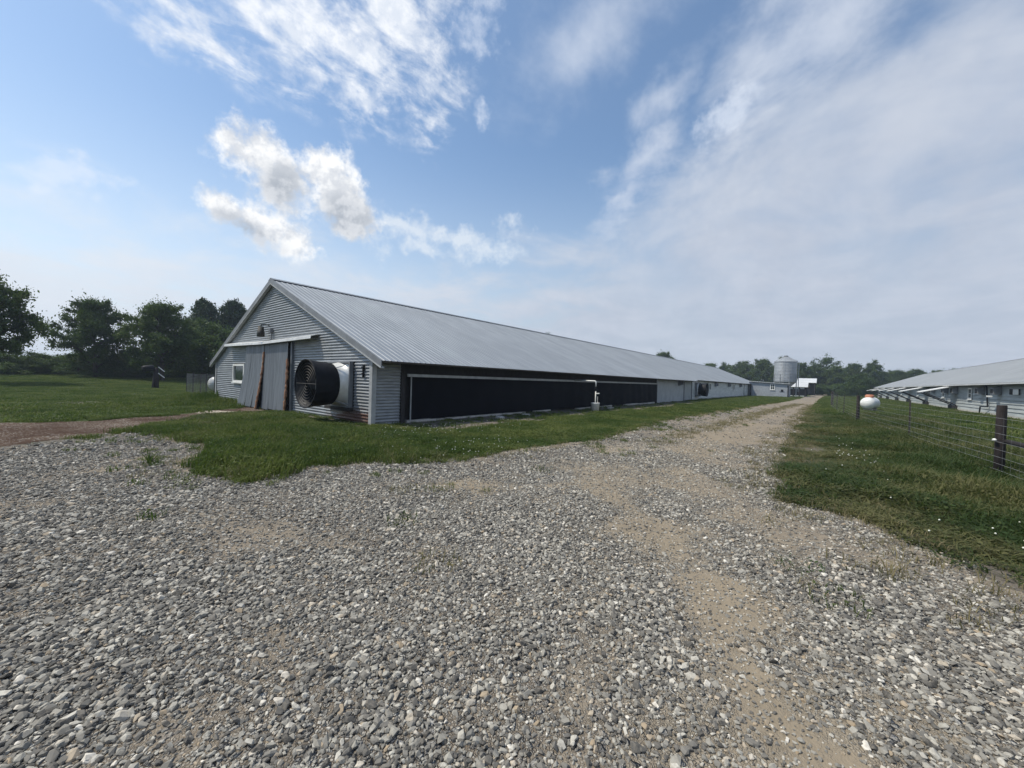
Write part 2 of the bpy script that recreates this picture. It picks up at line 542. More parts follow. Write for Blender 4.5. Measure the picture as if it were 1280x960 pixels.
ROAD = np.array([(400, -15.0), (265, -13.6), (70, -11.0), (28, -10.7), (11.4, -10.9), (5.3, -10.9), (2.2, -11), (.46, -11.2), (-.41, -11.65), (-1.06, -12.15), (-1.45, -12.5),
                 (-2.2, -12.9), (-3.4, -14.2), (-6, -17), (-40, -22), (-40, 0.3), (-12, 0.6), (-7.44, .92), (-6.82, 1.54), (-6.21, 1.78), (-5.45, 2.5), (-5.03, 1.67),
                 (-5.03, 0), (-4.57, -.98), (-5.0, -2.3), (-5.5, -2.7), (-5.5, -3.7), (-5.1, -4.77), (-4.17, -4.74), (-2.97, -5.0), (-1.9, -5.8), (-.35, -6.2),
                 (1, -6.6), (3.8, -6.6), (10.8, -6.0), (21, -6.35), (35, -7.0), (54, -7.9), (265, -11.0), (400, -12.0)])
TRACK = np.array([(-40, .1), (-12, .4), (-7.44, .8), (-6.82, 1.4), (-6.21, 1.7), (-5.45, 2.4), (-4.7, 3.8), (-3.85, 4.78), (-2.86, 5.7), (-1.75, 6.5), (-.7, 6.3), (0.1, 6.2),
                  (0.1, 11.0), (-1.3, 9.1), (-4.2, 6.3), (-6.1, 5.8), (-7.55, 5.9), (-40, 7.0)])


def sdist(poly, x, y):
    """signed distance, positive inside"""
    x, y = np.asarray(x, float), np.asarray(y, float)
    ins = np.zeros(x.shape, bool)
    best = np.full(x.shape, 1e9)
    n = len(poly)
    for i in range(n):
        (ax, ay), (bx, by) = poly[i], poly[(i + 1) % n]
        cond = (ay > y) != (by > y)
        with np.errstate(divide='ignore', invalid='ignore'):
            xs = (bx - ax) * (y - ay) / ((by - ay) if by != ay else 1e-9) + ax
        ins ^= cond & (x < xs)
        L2 = (bx - ax) ** 2 + (by - ay) ** 2
        t = np.clip(((x - ax) * (bx - ax) + (y - ay) * (by - ay)) / L2, 0, 1)
        best = np.minimum(best, (x - ax - t * (bx - ax)) ** 2 + (y - ay - t * (by - ay)) ** 2)
    return np.sqrt(best) * np.where(ins, 1, -1)


def ldist(line, x, y):
    x, y = np.asarray(x, float), np.asarray(y, float)
    best = np.full(x.shape, 1e9)
    for (ax, ay), (bx, by) in zip(line[:-1], line[1:]):
        L2 = (bx - ax) ** 2 + (by - ay) ** 2
        t = np.clip(((x - ax) * (bx - ax) + (y - ay) * (by - ay)) / L2, 0, 1)
        best = np.minimum(best, (x - ax - t * (bx - ax)) ** 2 + (y - ay - t * (by - ay)) ** 2)
    return np.sqrt(best)


def sstep(t):
    t = np.clip(t, 0, 1)
    return t * t * (3 - 2 * t)


def edge_noise(x, y):
    near = np.clip(1 - np.asarray(x, float) / 60, 0.25, 1)
    return (fbm(x, y, 0.9, 3) * 0.26 + vnoise(x, y, 4.5, 5) * 0.10) * near


def road_sd(x, y):
    return sdist(ROAD, x, y) + edge_noise(x, y)


def track_sd(x, y):
    return sdist(TRACK, x, y) + edge_noise(x, y) * 0.8


def zg(x, y):
    x, y = np.asarray(x, float), np.asarray(y, float)
    z = 1.3 * sstep((y - 20) / 62) + 0.004 * np.maximum(y - 60, 0)
    road = sdist(ROAD, x, y)
    inroad = sstep(road / 1.2 + 0.2)
    farfade = np.clip(1 - (np.hypot(x + 7, y + 11.6) - 20) / 60, 0, 1)
    z = z + 0.022 * fbm(x, y, 0.55, 3, 3) * farfade
    z = z + inroad * 0.035 * np.exp(-(((x + 3.9) / 1.1) ** 2 + ((y + 9.2) / 0.8) ** 2))
    z = z + (1 - inroad) * 0.035 * farfade                                  # turf stands a little proud
    z = z - 0.03 * np.exp(-(ldist(RUT1, x, y) / 0.35) ** 2) - 0.03 * np.exp(-(ldist(RUT2, x, y) / 0.35) ** 2)
    z = z - 0.10 * sstep((-y - 11.8) / 1.6) * (1 - sstep((-y - 15.5) / 3)) * sstep((x + 4) / 4) * 0.8
    z = z - 0.07 * np.exp(-(((x + 0.6) / 1.6) ** 2 + ((y - 8.6) / 2.6) ** 2))
    return z


RUT1 = [(-4.9, -11.7), (-4.33, -11.13), (-3.28, -10.59), (-2.19, -9.9), (1, -9.4), (6, -9.75), (20, -10.0), (60, -10.3), (265, -12.8)]
RUT2 = [(-5.5, -7.4), (-3.2, -7.9), (-1.5, -8.1), (1.5, -7.6), (6, -7.0), (20, -7.2), (60, -8.6), (265, -11.4)]
BARE1 = [(-4.88, -11.7), (-4.33, -11.13), (-3.28, -10.59), (-2.19, -9.8), (-1.52, -8.6), (-2.4, -7.9)]
BARE2 = [(-4.6, -12.3), (-4.16, -11.54), (-3.46, -10.84)]
BARE3 = [(-6.6, -9.45), (-5.87, -9.13), (-4.9, -8.9)]
CROWN = [(-5.3, -12.3), (-3.7, -10.9), (-2.3, -9.7), (0.5, -9.0), (6, -8.7), (20, -8.9), (60, -9.7), (265, -12)]
LEFTBARE = [(-3.9, -7.1), (-2.2, -7.5), (-0.5, -7.6), (2, -7.4)]
FINE = [(0.6, -9.7), (-0.7, -10.6), (-1.9, -11.6)]


def stone_dens(x, y):
    """share of the road surface covered by loose stone"""
    d = 0.66 + 0.34 * fbm(x, y, 0.8, 3, 9) + 0.22 * fbm(x, y, 2.6, 2, 31)
    brk = np.clip(0.75 + 0.7 * fbm(x, y, 1.7, 3, 61), 0.15, 1.1)
    d = d - (0.36 + 0.22 * brk) * np.exp(-(ldist(BARE1, x, y) / 0.25) ** 2) - 0.40 * brk * np.exp(-(ldist(BARE2, x, y) / 0.35) ** 2)
    d = d - 0.40 * np.exp(-(ldist(BARE3, x, y) / 0.35) ** 2) - 0.75 * np.exp(-(ldist(FINE, x, y) / 0.62) ** 2)
    d = d + 0.5 * np.exp(-(((x + 3.9) / 1.0) ** 2 + ((y + 9.2) / 0.6) ** 2))
    d = d - 0.30 * np.clip(0.7 + 0.6 * fbm(x, y, 1.0, 3, 71), 0, 1.2) * np.exp(-(ldist(CROWN, x, y) / 1.0) ** 2)
    d = d - 0.35 * brk * np.exp(-(ldist(LEFTBARE, x, y) / 0.55) ** 2)
    far = sstep((x - 0.0) / 7.0) * sstep((-y - 5.2) / 1.5)
    d = d * (1 - 0.45 * far) - 0.10 * far * np.exp(-(ldist(RUT1, x, y) / 0.5) ** 2)
    d = d * sstep(sdist(ROAD, x, y) / 0.5 + 0.35)
    tr = sstep((np.asarray(y) - 0.6) / 1.5)
    d = d * (1 - tr * 0.45)
    return np.clip(d, 0.10, 1.0)


def axis(lo, hi, step, far_lo, far_hi, g=1.14):
    a = list(np.arange(lo, hi + 1e-6, step))
    s, v = step, a[-1]
    while v < far_hi:
        s *= g; v += s; a.append(v)
    s, v, pre = step, a[0], []
    while v > far_lo:
        s *= g; v -= s; pre.append(v)
    return np.array(pre[::-1] + a)


GX = axis(-9, 10, 0.13, -700, 900, 1.06)
GY = axis(-14.5, 8, 0.13, -900, 900, 1.07)
XX, YY = np.meshgrid(GX, GY, indexing='ij')
ZZ = zg(XX, YY)
RS, TS = road_sd(XX, YY), track_sd(XX, YY)


def sheet(name, keep, dz, mat, attrs):
    """faces of the terrain grid for which keep is true, as one mesh"""
    nx, ny = XX.shape
    fm = keep[:-1, :-1] & keep[1:, :-1] & keep[1:, 1:] & keep[:-1, 1:]
    I, J = np.nonzero(fm)
    q = np.stack([I * ny + J, (I + 1) * ny + J, (I + 1) * ny + J + 1, I * ny + J + 1], 1)
    used, inv = np.unique(q, return_inverse=True)
    q = inv.reshape(q.shape)
    co = np.stack([XX.ravel()[used], YY.ravel()[used], ZZ.ravel()[used] + dz], 1)
    me = bpy.data.meshes.new(name)
    me.vertices.add(len(co)); me.vertices.foreach_set('co', co.ravel())
    me.loops.add(q.size); me.loops.foreach_set('vertex_index', q.ravel())
    me.polygons.add(len(q)); me.polygons.foreach_set('loop_start', np.arange(0, q.size, 4))
    me.polygons.foreach_set('use_smooth', np.ones(len(q), bool))
    for k, arr in attrs.items():
        a = me.attributes.new(k, 'FLOAT', 'POINT')
        a.data.foreach_set('value', arr.ravel()[used].astype(np.float32))
    me.update(); me.validate()
    me.materials.append(mat)
    o = link(name, me)
    tag(o, kind='structure')
    return o


def attr(t, name):
    nd = t.n('ShaderNodeAttribute', attribute_name=name)
    return nd.outputs['Fac']


def ground_mat():
    mt, t, b, _ = new_mat('turf_soil')
    g = t.n('ShaderNodeNewGeometry')
    p = g.outputs['Position']
    n1 = t.noise(p, 0.22, 5, 0.6)
    n2 = t.noise(p, 3.5, 6, 0.65)
    n3 = t.noise(p, 22.0, 4, 0.7)
    c = t.mix(t.smooth(n1, 0.35, 0.65), (0.040, 0.072, 0.016), (0.066, 0.096, 0.024))
    c = t.mix(t.smooth(n2, 0.35, 0.75), c, (0.075, 0.080, 0.032))
    c = t.mix(t.smooth(n3, 0.3, 0.75, 0.0, 0.6), c, (0.028, 0.045, 0.014))
    soil = t.mix(n2, (0.20, 0.175, 0.145), (0.11, 0.095, 0.08))
    bare = t.smooth(t.m('ADD', attr(t, 'bare'), t.m('MULTIPLY', t.m('SUBTRACT', n2, 0.5), 0.8)), 0.35, 0.65)
    t.put(b.inputs['Base Color'], t.mix(bare, c, soil))
    b.inputs['Roughness'].default_value = 0.95
    b.inputs['Specular IOR Level'].default_value = 0.1
    bump(t, b, t.m('ADD', n3, t.m('MULTIPLY', n2, 1.5)), 0.9, 0.03)
    return mt


def gravel_mat():
    mt, t, b, _ = new_mat('crushed_stone')
    g = t.n('ShaderNodeNewGeometry')
    p = g.outputs['Position']
    mp = t.n('ShaderNodeMapping'); t.put(mp.inputs[0], p); mp.inputs['Scale'].default_value = (1, 1, 0.0)
    q = mp.outputs[0]
    wob = t.vm('ADD', q, t.vm('SCALE', t.noise(q, 9.0, 3, 0.5, out=1), scale=0.05))
    de = t.vor(wob, 27.0, 'DISTANCE_TO_EDGE', 'Distance')
    cc = t.vor(wob, 27.0, 'F1', 'Color')
    de2 = t.vor(wob, 70.0, 'DISTANCE_TO_EDGE', 'Distance')
    cc2 = t.vor(wob, 70.0, 'F1', 'Color')
    s1 = t.n('ShaderNodeSeparateColor'); t.put(s1.inputs[0], cc)
    s2 = t.n('ShaderNodeSeparateColor'); t.put(s2.inputs[0], cc2)
    st = t.ramp(s1.outputs[0], [(0.0, (0.17, 0.165, 0.158)), (0.45, (0.29, 0.28, 0.265)), (0.8, (0.40, 0.39, 0.36)), (1.0, (0.56, 0.54, 0.50))])
    st = t.mix(t.smooth(de, 0.0, 0.12), (0.040, 0.036, 0.032), st)  # near-black gaps paint in the shadow between stones
    fine = t.ramp(s2.outputs[0], [(0.0, (0.20, 0.18, 0.155)), (0.5, (0.32, 0.30, 0.26)), (0.9, (0.46, 0.44, 0.40)), (1.0, (0.60, 0.58, 0.54))])
    fine = t.mix(t.smooth(de2, 0.0, 0.2), (0.15, 0.125, 0.098), fine)
    fine = t.mix(0.30, fine, (0.25, 0.20, 0.145))
    n1 = t.noise(q, 0.9, 5, 0.6)
    n2 = t.noise(q, 5.0, 6, 0.65)
    dirt = t.mix(t.smooth(n2, 0.3, 0.7), (0.265, 0.222, 0.168), (0.185, 0.155, 0.118))
    dens = attr(t, 'dens')
    tan = t.smooth(t.m('ADD', attr(t, 'tan'), t.m('MULTIPLY', t.m('SUBTRACT', n2, 0.5), 0.5)), 0.1, 0.9)
    fine = t.mix(t.m('MULTIPLY', tan, 0.55), fine, t.mix(s2.outputs[1], (0.27, 0.222, 0.158), (0.42, 0.375, 0.30)))
    dirt = t.mix(t.m('MULTIPLY', tan, 0.7), dirt, t.mix(n2, (0.32, 0.265, 0.19), (0.22, 0.178, 0.125)))
    f_fine = t.smooth(t.m('ADD', dens, t.m('MULTIPLY', t.m('SUBTRACT', n2, 0.5), 1.1)), 0.05, 0.60)
    c = t.mix(f_fine, dirt, fine)
    f_st = t.smooth(t.m('ADD', t.m('ADD', dens, t.m('MULTIPLY', t.m('SUBTRACT', n1, 0.5), 0.5)), t.m('MULTIPLY', t.m('SUBTRACT', s1.outputs[1], 0.5), 0.8)), 0.62, 0.80)
    c = t.mix(f_st, c, st)
    sp = t.n('ShaderNodeSeparateXYZ'); t.put(sp.inputs[0], p)
    t.put(b.inputs['Base Color'], c)
    b.inputs['Roughness'].default_value = 0.9
    b.inputs['Specular IOR Level'].default_value = 0.05
    h = t.m('ADD', t.m('MULTIPLY', t.m('MULTIPLY', t.smooth(de, 0.0, 0.3), t.m('ADD', s1.outputs[2], 0.6)), f_st), t.m('ADD', t.m('MULTIPLY', t.m('MULTIPLY', t.smooth(de2, 0, 0.3), f_fine), 0.30), t.m('MULTIPLY', t.noise(q, 40.0, 4, 0.65), 0.35)))
    bump(t, b, h, 1.0, 0.03)
    return mt


def dirt_mat():
    mt, t, b, _ = new_mat('brown_dirt')
    g = t.n('ShaderNodeNewGeometry')
    p = g.outputs['Position']
    n1 = t.noise(p, 0.8, 5, 0.6)
    n2 = t.noise(p, 6.0, 6, 0.7)
    de2 = t.vor(p, 45.0, 'F1', 'Color')
    s2 = t.n('ShaderNodeSeparateColor'); t.put(s2.inputs[0], de2)
    c = t.mix(t.smooth(n1, 0.3, 0.7), (0.062, 0.038, 0.028), (0.115, 0.080, 0.058))
    c = t.mix(t.smooth(n2, 0.45, 0.75), c, (0.040, 0.026, 0.020))
    c = t.mix(t.smooth(t.m('ADD', s2.outputs[0], t.m('MULTIPLY', t.m('SUBTRACT', n1, 0.5), 0.8)), 0.86, 0.94), c, (0.30, 0.28, 0.25))
    pale = t.smooth(t.m('ADD', attr(t, 'pale'), t.m('MULTIPLY', t.m('SUBTRACT', n2, 0.5), 1.0)), 0.45, 0.7)
    c = t.mix(pale, c, (0.46, 0.41, 0.34))
    t.put(b.inputs['Base Color'], c)
    b.inputs['Roughness'].default_value = 0.95
    b.inputs['Specular IOR Level'].default_value = 0.03
    bump(t, b, t.m('ADD', n2, s2.outputs[1]), 0.7, 0.02)
    return mt


M['turf'] = ground_mat()
M['gravel'] = gravel_mat()
M['dirt'] = dirt_mat()


def bare_fn(x, y):
    wall = np.where(x < 0.9, 0.55, 1.0) * (1 - sstep((-y - 2.3 - 0.6 * vnoise(x, y, 0.8, 4)) / 0.7)) * (y < 0.4) * (x > -0.6) * (x < 36)
    gab = np.exp(-((x + 0.35) / 0.35) ** 2) * (y > -0.5) * (y < 6)
    rb = np.exp(-((y + 21.0) / 0.9) ** 2) * (x > 20) * (x < 60)
    rd = np.maximum(sstep(1 - np.abs(sdist(ROAD, x, y)) / 0.8) * 0.6, (y < -10) * sstep(1 + sdist(ROAD, x, y) / 1.7) * np.clip(0.55 + 0.6 * fbm(x, y, 1.3, 3, 90), 0, 1))
    fld = 0.62 * np.clip(fbm(x, y, 0.28, 3, 19) - 0.42, 0, 1) * (y > 7) + 0.55 * np.exp(-(((x + 5.5) / 2.0) ** 2 + ((y - 15) / 2.5) ** 2)) + 0.5 * np.exp(-(((x + 2.5) / 1.2) ** 2 + ((y - 22) / 3) ** 2))
    return np.clip(np.maximum.reduce([wall, gab * 0.9, rb * 0.9, rd, fld]), 0, 1)


sheet('ground', np.ones_like(XX, bool), 0.0, M['turf'], {'bare': bare_fn(XX, YY)})
sheet('dirt_track', (TS > -0.12), 0.005, M['dirt'], {'pale': 0.75 * np.exp(-(((XX + 2.2) / 1.3) ** 2 + ((YY - 7.4) / 1.0) ** 2)) + 0.42 * np.exp(-((YY - 5.3) / 0.35) ** 2) * (XX < -6)})
road = sheet('gravel_road', (RS > -0.10), 0.010, M['gravel'], {'dens': stone_dens(XX, YY), 'tan': np.clip(np.exp(-(ldist(CROWN, XX, YY) / 1.3) ** 2) * 0.75 * (1 - 0.6 * sstep((XX - 4) / 20)) + np.exp(-(ldist(LEFTBARE, XX, YY) / 0.8) ** 2) * 0.7 + 0.25 * fbm(XX, YY, 0.6, 3, 43), 0, 1)})


# ------------------------------------------------------------------ scattering (for what cannot be counted)
def proto_coll(name, meshes, mat):
    c = bpy.data.collections.new(name)
    for i, me in enumerate(meshes):
        if not me.materials:
            me.materials.append(mat)
        o = bpy.data.objects.new('%s_%02d' % (name, i), me)
        c.objects.link(o)
    return c


def scatter(name, pts, rot, scl, coll, nvar, parent=None, label=None, cat=None):
    n = len(pts)
    me = bpy.data.meshes.new(name)
    me.vertices.add(n)
    me.vertices.foreach_set('co', np.asarray(pts, np.float32).ravel())
    for k, arr, ty, key in (('rot', rot, 'FLOAT_VECTOR', 'vector'), ('scl', scl, 'FLOAT_VECTOR', 'vector')):
        a = me.attributes.new(k, ty, 'POINT')
        a.data.foreach_set(key, np.asarray(arr, np.float32).ravel())
    a = me.attributes.new('pick', 'INT', 'POINT')
    a.data.foreach_set('value', RNG.integers(0, nvar, n).astype(np.int32))
    o = link(name, me, parent)
    ng = bpy.data.node_groups.new(name + '_nodes', 'GeometryNodeTree')
    ng.interface.new_socket('Geometry', in_out='INPUT', socket_type='NodeSocketGeometry')
    ng.interface.new_socket('Geometry', in_out='OUTPUT', socket_type='NodeSocketGeometry')
    N = ng.nodes
    gi, go = N.new('NodeGroupInput'), N.new('NodeGroupOutput')
    ip = N.new('GeometryNodeInstanceOnPoints')
    ci = N.new('GeometryNodeCollectionInfo')
    ci.inputs[0].default_value = coll
    ci.inputs['Separate Children'].default_value = True
    ci.inputs['Reset Children'].default_value = True
    ip.inputs['Pick Instance'].default_value = True

    def na(nm, ty):
        nd = N.new('GeometryNodeInputNamedAttribute')
        nd.data_type = ty
        nd.inputs[0].default_value = nm
        return nd.outputs[0]
    e2r = N.new('FunctionNodeEulerToRotation')
    L = ng.links.new
    L(gi.outputs[0], ip.inputs['Points'])
    L(ci.outputs[0], ip.inputs['Instance'])
    L(na('pick', 'INT'), ip.inputs['Instance Index'])
    L(na('rot', 'FLOAT_VECTOR'), e2r.inputs[0])
    L(e2r.outputs[0], ip.inputs['Rotation'])
    L(na('scl', 'FLOAT_VECTOR'), ip.inputs['Scale'])
    L(ip.outputs[0], go.inputs[0])
    md = o.modifiers.new('scatter', 'NODES')
    md.node_group = ng
    tag(o, label, cat, kind='stuff')
    return o


def wedge(n, r0, r1, half=58):
    """random points on the ground in front of the viewpoint's side of the yard, even per area"""
    a = HEAD + R(half) * (RNG.random(n) * 2 - 1)
    r = np.sqrt(r0 ** 2 + RNG.random(n) * (r1 ** 2 - r0 ** 2))
    return CAM.x + r * np.cos(a), CAM.y + r * np.sin(a)


def wedge_area(r0, r1, half=58):
    return R(half) * (r1 ** 2 - r0 ** 2)


# --- loose stones
def stone_mesh(i):
    bm = bmesh.new()
    rr = random.Random(100 + i)
    for k in range(15):
        v = Vector((rr.gauss(0, 1), rr.gauss(0, 1), rr.gauss(0, 1))).normalized()
        v = Vector((v.x * 0.62, v.y * 0.46, v.z * 0.34)) * rr.uniform(0.85, 1.1)
        bm.verts.new(v)
    bmesh.ops.convex_hull(bm, input=bm.verts)
    for v in [v for v in bm.verts if not v.link_faces]:
        bm.verts.remove(v)
    me = bpy.data.meshes.new('stone_%02d' % i)
    bm.to_mesh(me)
    bm.free()
    return me


def stone_mat():
    mt, t, b, _ = new_mat('limestone_chip')
    oi = t.n('ShaderNodeObjectInfo')
    g = t.n('ShaderNodeNewGeometry')
    n1 = t.noise(g.outputs['Position'], 60.0, 4, 0.6)
    c = t.ramp(oi.outputs['Random'], [(0.0, (0.065, 0.063, 0.059)), (0.25, (0.145, 0.139, 0.127)), (0.55, (0.255, 0.243, 0.214)), (0.78, (0.38, 0.362, 0.315)), (0.90, (0.54, 0.51, 0.445)), (0.945, (0.33, 0.25, 0.16)), (1.0, (0.74, 0.70, 0.62))])
    c = t.mix(t.smooth(n1, 0.35, 0.7, 0.0, 0.5), c, (0.23, 0.205, 0.17))
    t.put(b.inputs['Base Color'], c)
    b.inputs['Roughness'].default_value = 0.9
    b.inputs['Specular IOR Level'].default_value = 0.10
    return mt


M['stone'] = stone_mat()
STONES = [stone_mesh(i) for i in range(10)]
stone_coll = proto_coll('stone_kinds', STONES, M['stone'])
SP, SS = [], []
for r0, r1, dens, s0 in ((1.2, 4.0, 2900, 0.0215), (4.0, 7.0, 2100, 0.0232), (7.0, 11.0, 1100, 0.0270), (11.0, 19.0, 300, 0.036), (19.0, 34.0, 45, 0.048)):
    n = int(wedge_area(r0, r1) * dens)
    x, y = wedge(n, r0, r1)
    sd_ = sdist(ROAD, x, y) + edge_noise(x, y)
    d = stone_dens(x, y)
    keep = (sd_ > -0.25) & (RNG.random(n) < d * np.where(sd_ < 0.1, 0.35, 1.0))
    x, y, d = x[keep], y[keep], d[keep]
    s = s0 * np.exp(np.clip(RNG.normal(0, 0.40, len(x)), -0.95, 0.85)) * (0.72 + 0.36 * d)
    SP.append(np.stack([x, y, zg(x, y) + 0.010 + s * 0.16], 1))
    SS.append(s)
for r0, r1, dens, s0 in ((1.2, 4.0, 1500, 0.0125), (4.0, 8.0, 1000, 0.014), (8.0, 13.0, 420, 0.018)):      # chips and fines between them
    n = int(wedge_area(r0, r1) * dens)
    x, y = wedge(n, r0, r1)
    d = stone_dens(x, y)
    keep = (road_sd(x, y) > -0.1) & (RNG.random(n) < np.clip(1.15 - 0.6 * d, 0.2, 0.85))
    x, y = x[keep], y[keep]
    s = s0 * np.exp(np.clip(RNG.normal(0, 0.35, len(x)), -0.9, 0.8))
    SP.append(np.stack([x, y, zg(x, y) + 0.010 + s * 0.12], 1))
    SS.append(s)
SP, SS = np.concatenate(SP), np.concatenate(SS)
rot = np.stack([RNG.normal(0, 0.35, len(SP)), RNG.normal(0, 0.35, len(SP)), RNG.random(len(SP)) * 6.283], 1)
scl = SS[:, None] * (0.85 + 0.45 * RNG.random((len(SP), 3)))
# the stones that show largest are pieces of their own
dist = np.hypot(SP[:, 0] - CAM.x, SP[:, 1] - CAM.y)
ang = np.abs((np.arctan2(SP[:, 1] - CAM.y, SP[:, 0] - CAM.x) - HEAD))
size = np.where((ang < R(50)) & (dist > 1.75), SS / np.maximum(dist, 1.7), 0)
big = np.argsort(-size)[:300]
for i in big:
    link('stone', STONES[int(RNG.integers(0, 10))], road, None, SP[i], rot[i], scl[i])
rest = np.ones(len(SP), bool)
rest[big] = False
scatter('loose_gravel', SP[rest], rot[rest], scl[rest], stone_coll, 10, parent=road)


# --- grass
def tuft_mesh(name, i, nbl, h, spread, wid, lean=0.5, broad=0):
    rr = random.Random(500 + i)
    mb = MB()
    for k in range(nbl):
        a = rr.uniform(0, 6.283)
        rad = spread * math.sqrt(rr.random())
        bx, by = rad * math.cos(a), rad * math.sin(a)
        hh = h * rr.uniform(0.45, 1.1)
        d = rr.uniform(0, 6.283)
        ln = hh * lean * rr.uniform(0.3, 1.3)
        ox, oy = math.cos(d), math.sin(d)
        w = wid * rr.uniform(0.7, 1.3)
        px_, py_ = -oy * w, ox * w
        p0, p1, p2 = (bx, by, -0.01), (bx + ox * ln * 0.3, by + oy * ln * 0.3, hh * 0.6), (bx + ox * ln, by + oy * ln, hh * rr.uniform(0.8, 1.0))
        mb.add([(p0[0] - px_, p0[1] - py_, p0[2]), (p0[0] + px_, p0[1] + py_, p0[2]), (p1[0] - px_ * 0.8, p1[1] - py_ * 0.8, p1[2]), (p1[0] + px_ * 0.8, p1[1] + py_ * 0.8, p1[2]), p2],
               [(0, 1, 3, 2), (2, 3, 4)])
    for k in range(broad):
        a = rr.uniform(0, 6.283); rad = spread * math.sqrt(rr.random())
        c = Vector((rad * math.cos(a), rad * math.sin(a), h * rr.uniform(0.3, 0.8)))
        u = Vector((rr.gauss(0, 1), rr.gauss(0, 1), rr.gauss(0, 0.4))).normalized() * wid * 5
        v = Vector((rr.gauss(0, 1), rr.gauss(0, 1), rr.gauss(0, 0.4))).normalized() * wid * 3
        mb.add([c - u, c - v, c + u, c + v], [(0, 1, 2, 3)])
    return mb.mesh(name + '_%d' % i)


lawn_coll = proto_coll('lawn_kinds', [tuft_mesh('lawn', i, 34, 0.10, 0.13, 0.0045, 0.7, 6) for i in range(6)], M['grass'])
verge_coll = proto_coll('verge_kinds', [tuft_mesh('verge', 20 + i, 30, 0.24, 0.14, 0.0055, 0.8, 10) for i in range(6)], M['verge'])
field_coll = proto_coll('field_kinds', [tuft_mesh('field', 40 + i, 40, 0.16, 0.35, 0.012, 0.6, 0) for i in range(5)], M['grass'])
dry_coll = proto_coll('dry_kinds', [tuft_mesh('dry', 60 + i, 18, 0.10, 0.12, 0.0035, 1.3, 0) for i in range(4)], M['dry'])


def on_grass(x, y, m_=0.0):
    out = (road_sd(x, y) < -m_) & (track_sd(x, y) < -m_)
    inb = (x > -0.05) & (y > -0.12) & (y < 16.7)
    inr = (y < -21.9) & (x > 18)
    shed_ = (x > 79.5) & (x < 90) & (y > -6.5) & (y < 1)
    return out & ~inb & ~inr & ~shed_


def grass(name, label, cat, coll, nvar, n, gen, cond, smin, smax, height=lambda x, y: 1.0):
    x, y = gen(n)
    k = on_grass(x, y) & cond(x, y)
    x, y = x[k], y[k]
    k = RNG.random(len(x)) > bare_fn(x, y) * 0.93
    x, y = x[k], y[k]
    s = RNG.uniform(smin, smax, len(x)) * (1 + 0.35 * fbm(x, y, 0.7, 2, 50))
    hgt = np.asarray(height(x, y)) * np.ones(len(x))
    pts = np.stack([x, y, zg(x, y) + 0.0], 1)
    rot_ = np.stack([RNG.normal(0, 0.08, len(x)), RNG.normal(0, 0.08, len(x)), RNG.random(len(x)) * 6.283], 1)
    return scatter(name, pts, rot_, np.stack([s, s, s * hgt], 1), coll, nvar, label=label, cat=cat)


def rect(x0, x1, y0, y1):
    return lambda n: (RNG.uniform(x0, x1, n), RNG.uniform(y0, y1, n))


def strip_left(x, y):
    return y > -11.2


def island_h(x, y):
    return (0.9 + 1.25 * np.exp(-(((x + 3.4) / 2.2) ** 2)) * (y > -5.5) * (1 - sstep((y - 1.5) / 3)) + 0.30 * fbm(x, y, 1.1, 2, 77)) * (1 - 0.45 * sstep((-y - 4.6) / 1.5) * (x > 0))


grass('lawn_grass', 'short green lawn between the gravel and the barn wall', 'grass', lawn_coll, 6, 42000,
      rect(-5.8, 16, -8.5, 6.8), strip_left, 0.85, 1.35, island_h)
grass('roadside_grass', 'long strip of mown grass beside the barn further down the road', 'grass', field_coll, 5, 16000,
      rect(16, 82, -9.5, -0.2), strip_left, 0.6, 0.9)
grass('verge_grass', 'tall weedy grass along the wire fence on the right verge', 'grass', verge_coll, 6, 30000,
      rect(-3.5, 26, -16.5, -10.2), lambda x, y: y < -9.9, 0.75, 1.35,
      lambda x, y: 0.20 + 1.05 * sstep((-sdist(ROAD, x, y) - 0.5) / 2.2) * (1 - 0.4 * sstep((-y - 15.0) / 1.0)) + 0.25 * fbm(x, y, 0.9, 2, 21))
grass('pasture_grass', 'open green pasture between the wire fence and the right barn', 'grass', field_coll, 5, 26000,
      rect(2, 120, -21.6, -10.4), lambda x, y: (y < -15.5) | (x > 25), 0.6, 1.05)
grass('field_grass', 'wide mown field left of the barn', 'grass', field_coll, 5, 36000,
      rect(-16, 26, 5.5, 66), lambda x, y: y > 5.5, 0.55, 1.0, lambda x, y: 0.7 + 2.2 * np.exp(-((y - 14.5) / 3.2) ** 2 - ((x + 0.6) / 0.9) ** 2) + 0.6 * np.exp(-((y - 17) / 5) ** 2 - ((x + 1) / 3) ** 2))

# withered tufts thinning out over the gravel edge and the crown of the road
xs, ys = rect(-6.0, 45, -13.5, 3)(60000)
sdv = np.abs(sdist(ROAD, xs, ys))
med = np.exp(-(ldist([(4, -7.9), (12, -8.25), (25, -8.6), (45, -9.4)], xs, ys) / 0.45) ** 2) * 0.5
pk = RNG.random(len(xs)) < np.maximum(np.where(ys < -10, 0.30 * np.exp(-(sdv / 0.75) ** 2), 0.20 * np.exp(-(sdv / 0.28) ** 2)), med * 0.75)
pk &= ~((xs > -0.05) & (ys > -0.12)) & (track_sd(xs, ys) < 0)
xs, ys = xs[pk], ys[pk]
sc_ = RNG.uniform(0.6, 1.3, len(xs))
scatter('dry_grass', np.stack([xs, ys, zg(xs, ys) + 0.008], 1), np.stack([0 * xs, 0 * xs, RNG.random(len(xs)) * 6.283], 1),
        np.stack([sc_] * 3, 1), dry_coll, 4, label='withered straw coloured grass thinning out along the gravel edges', cat='dry grass')

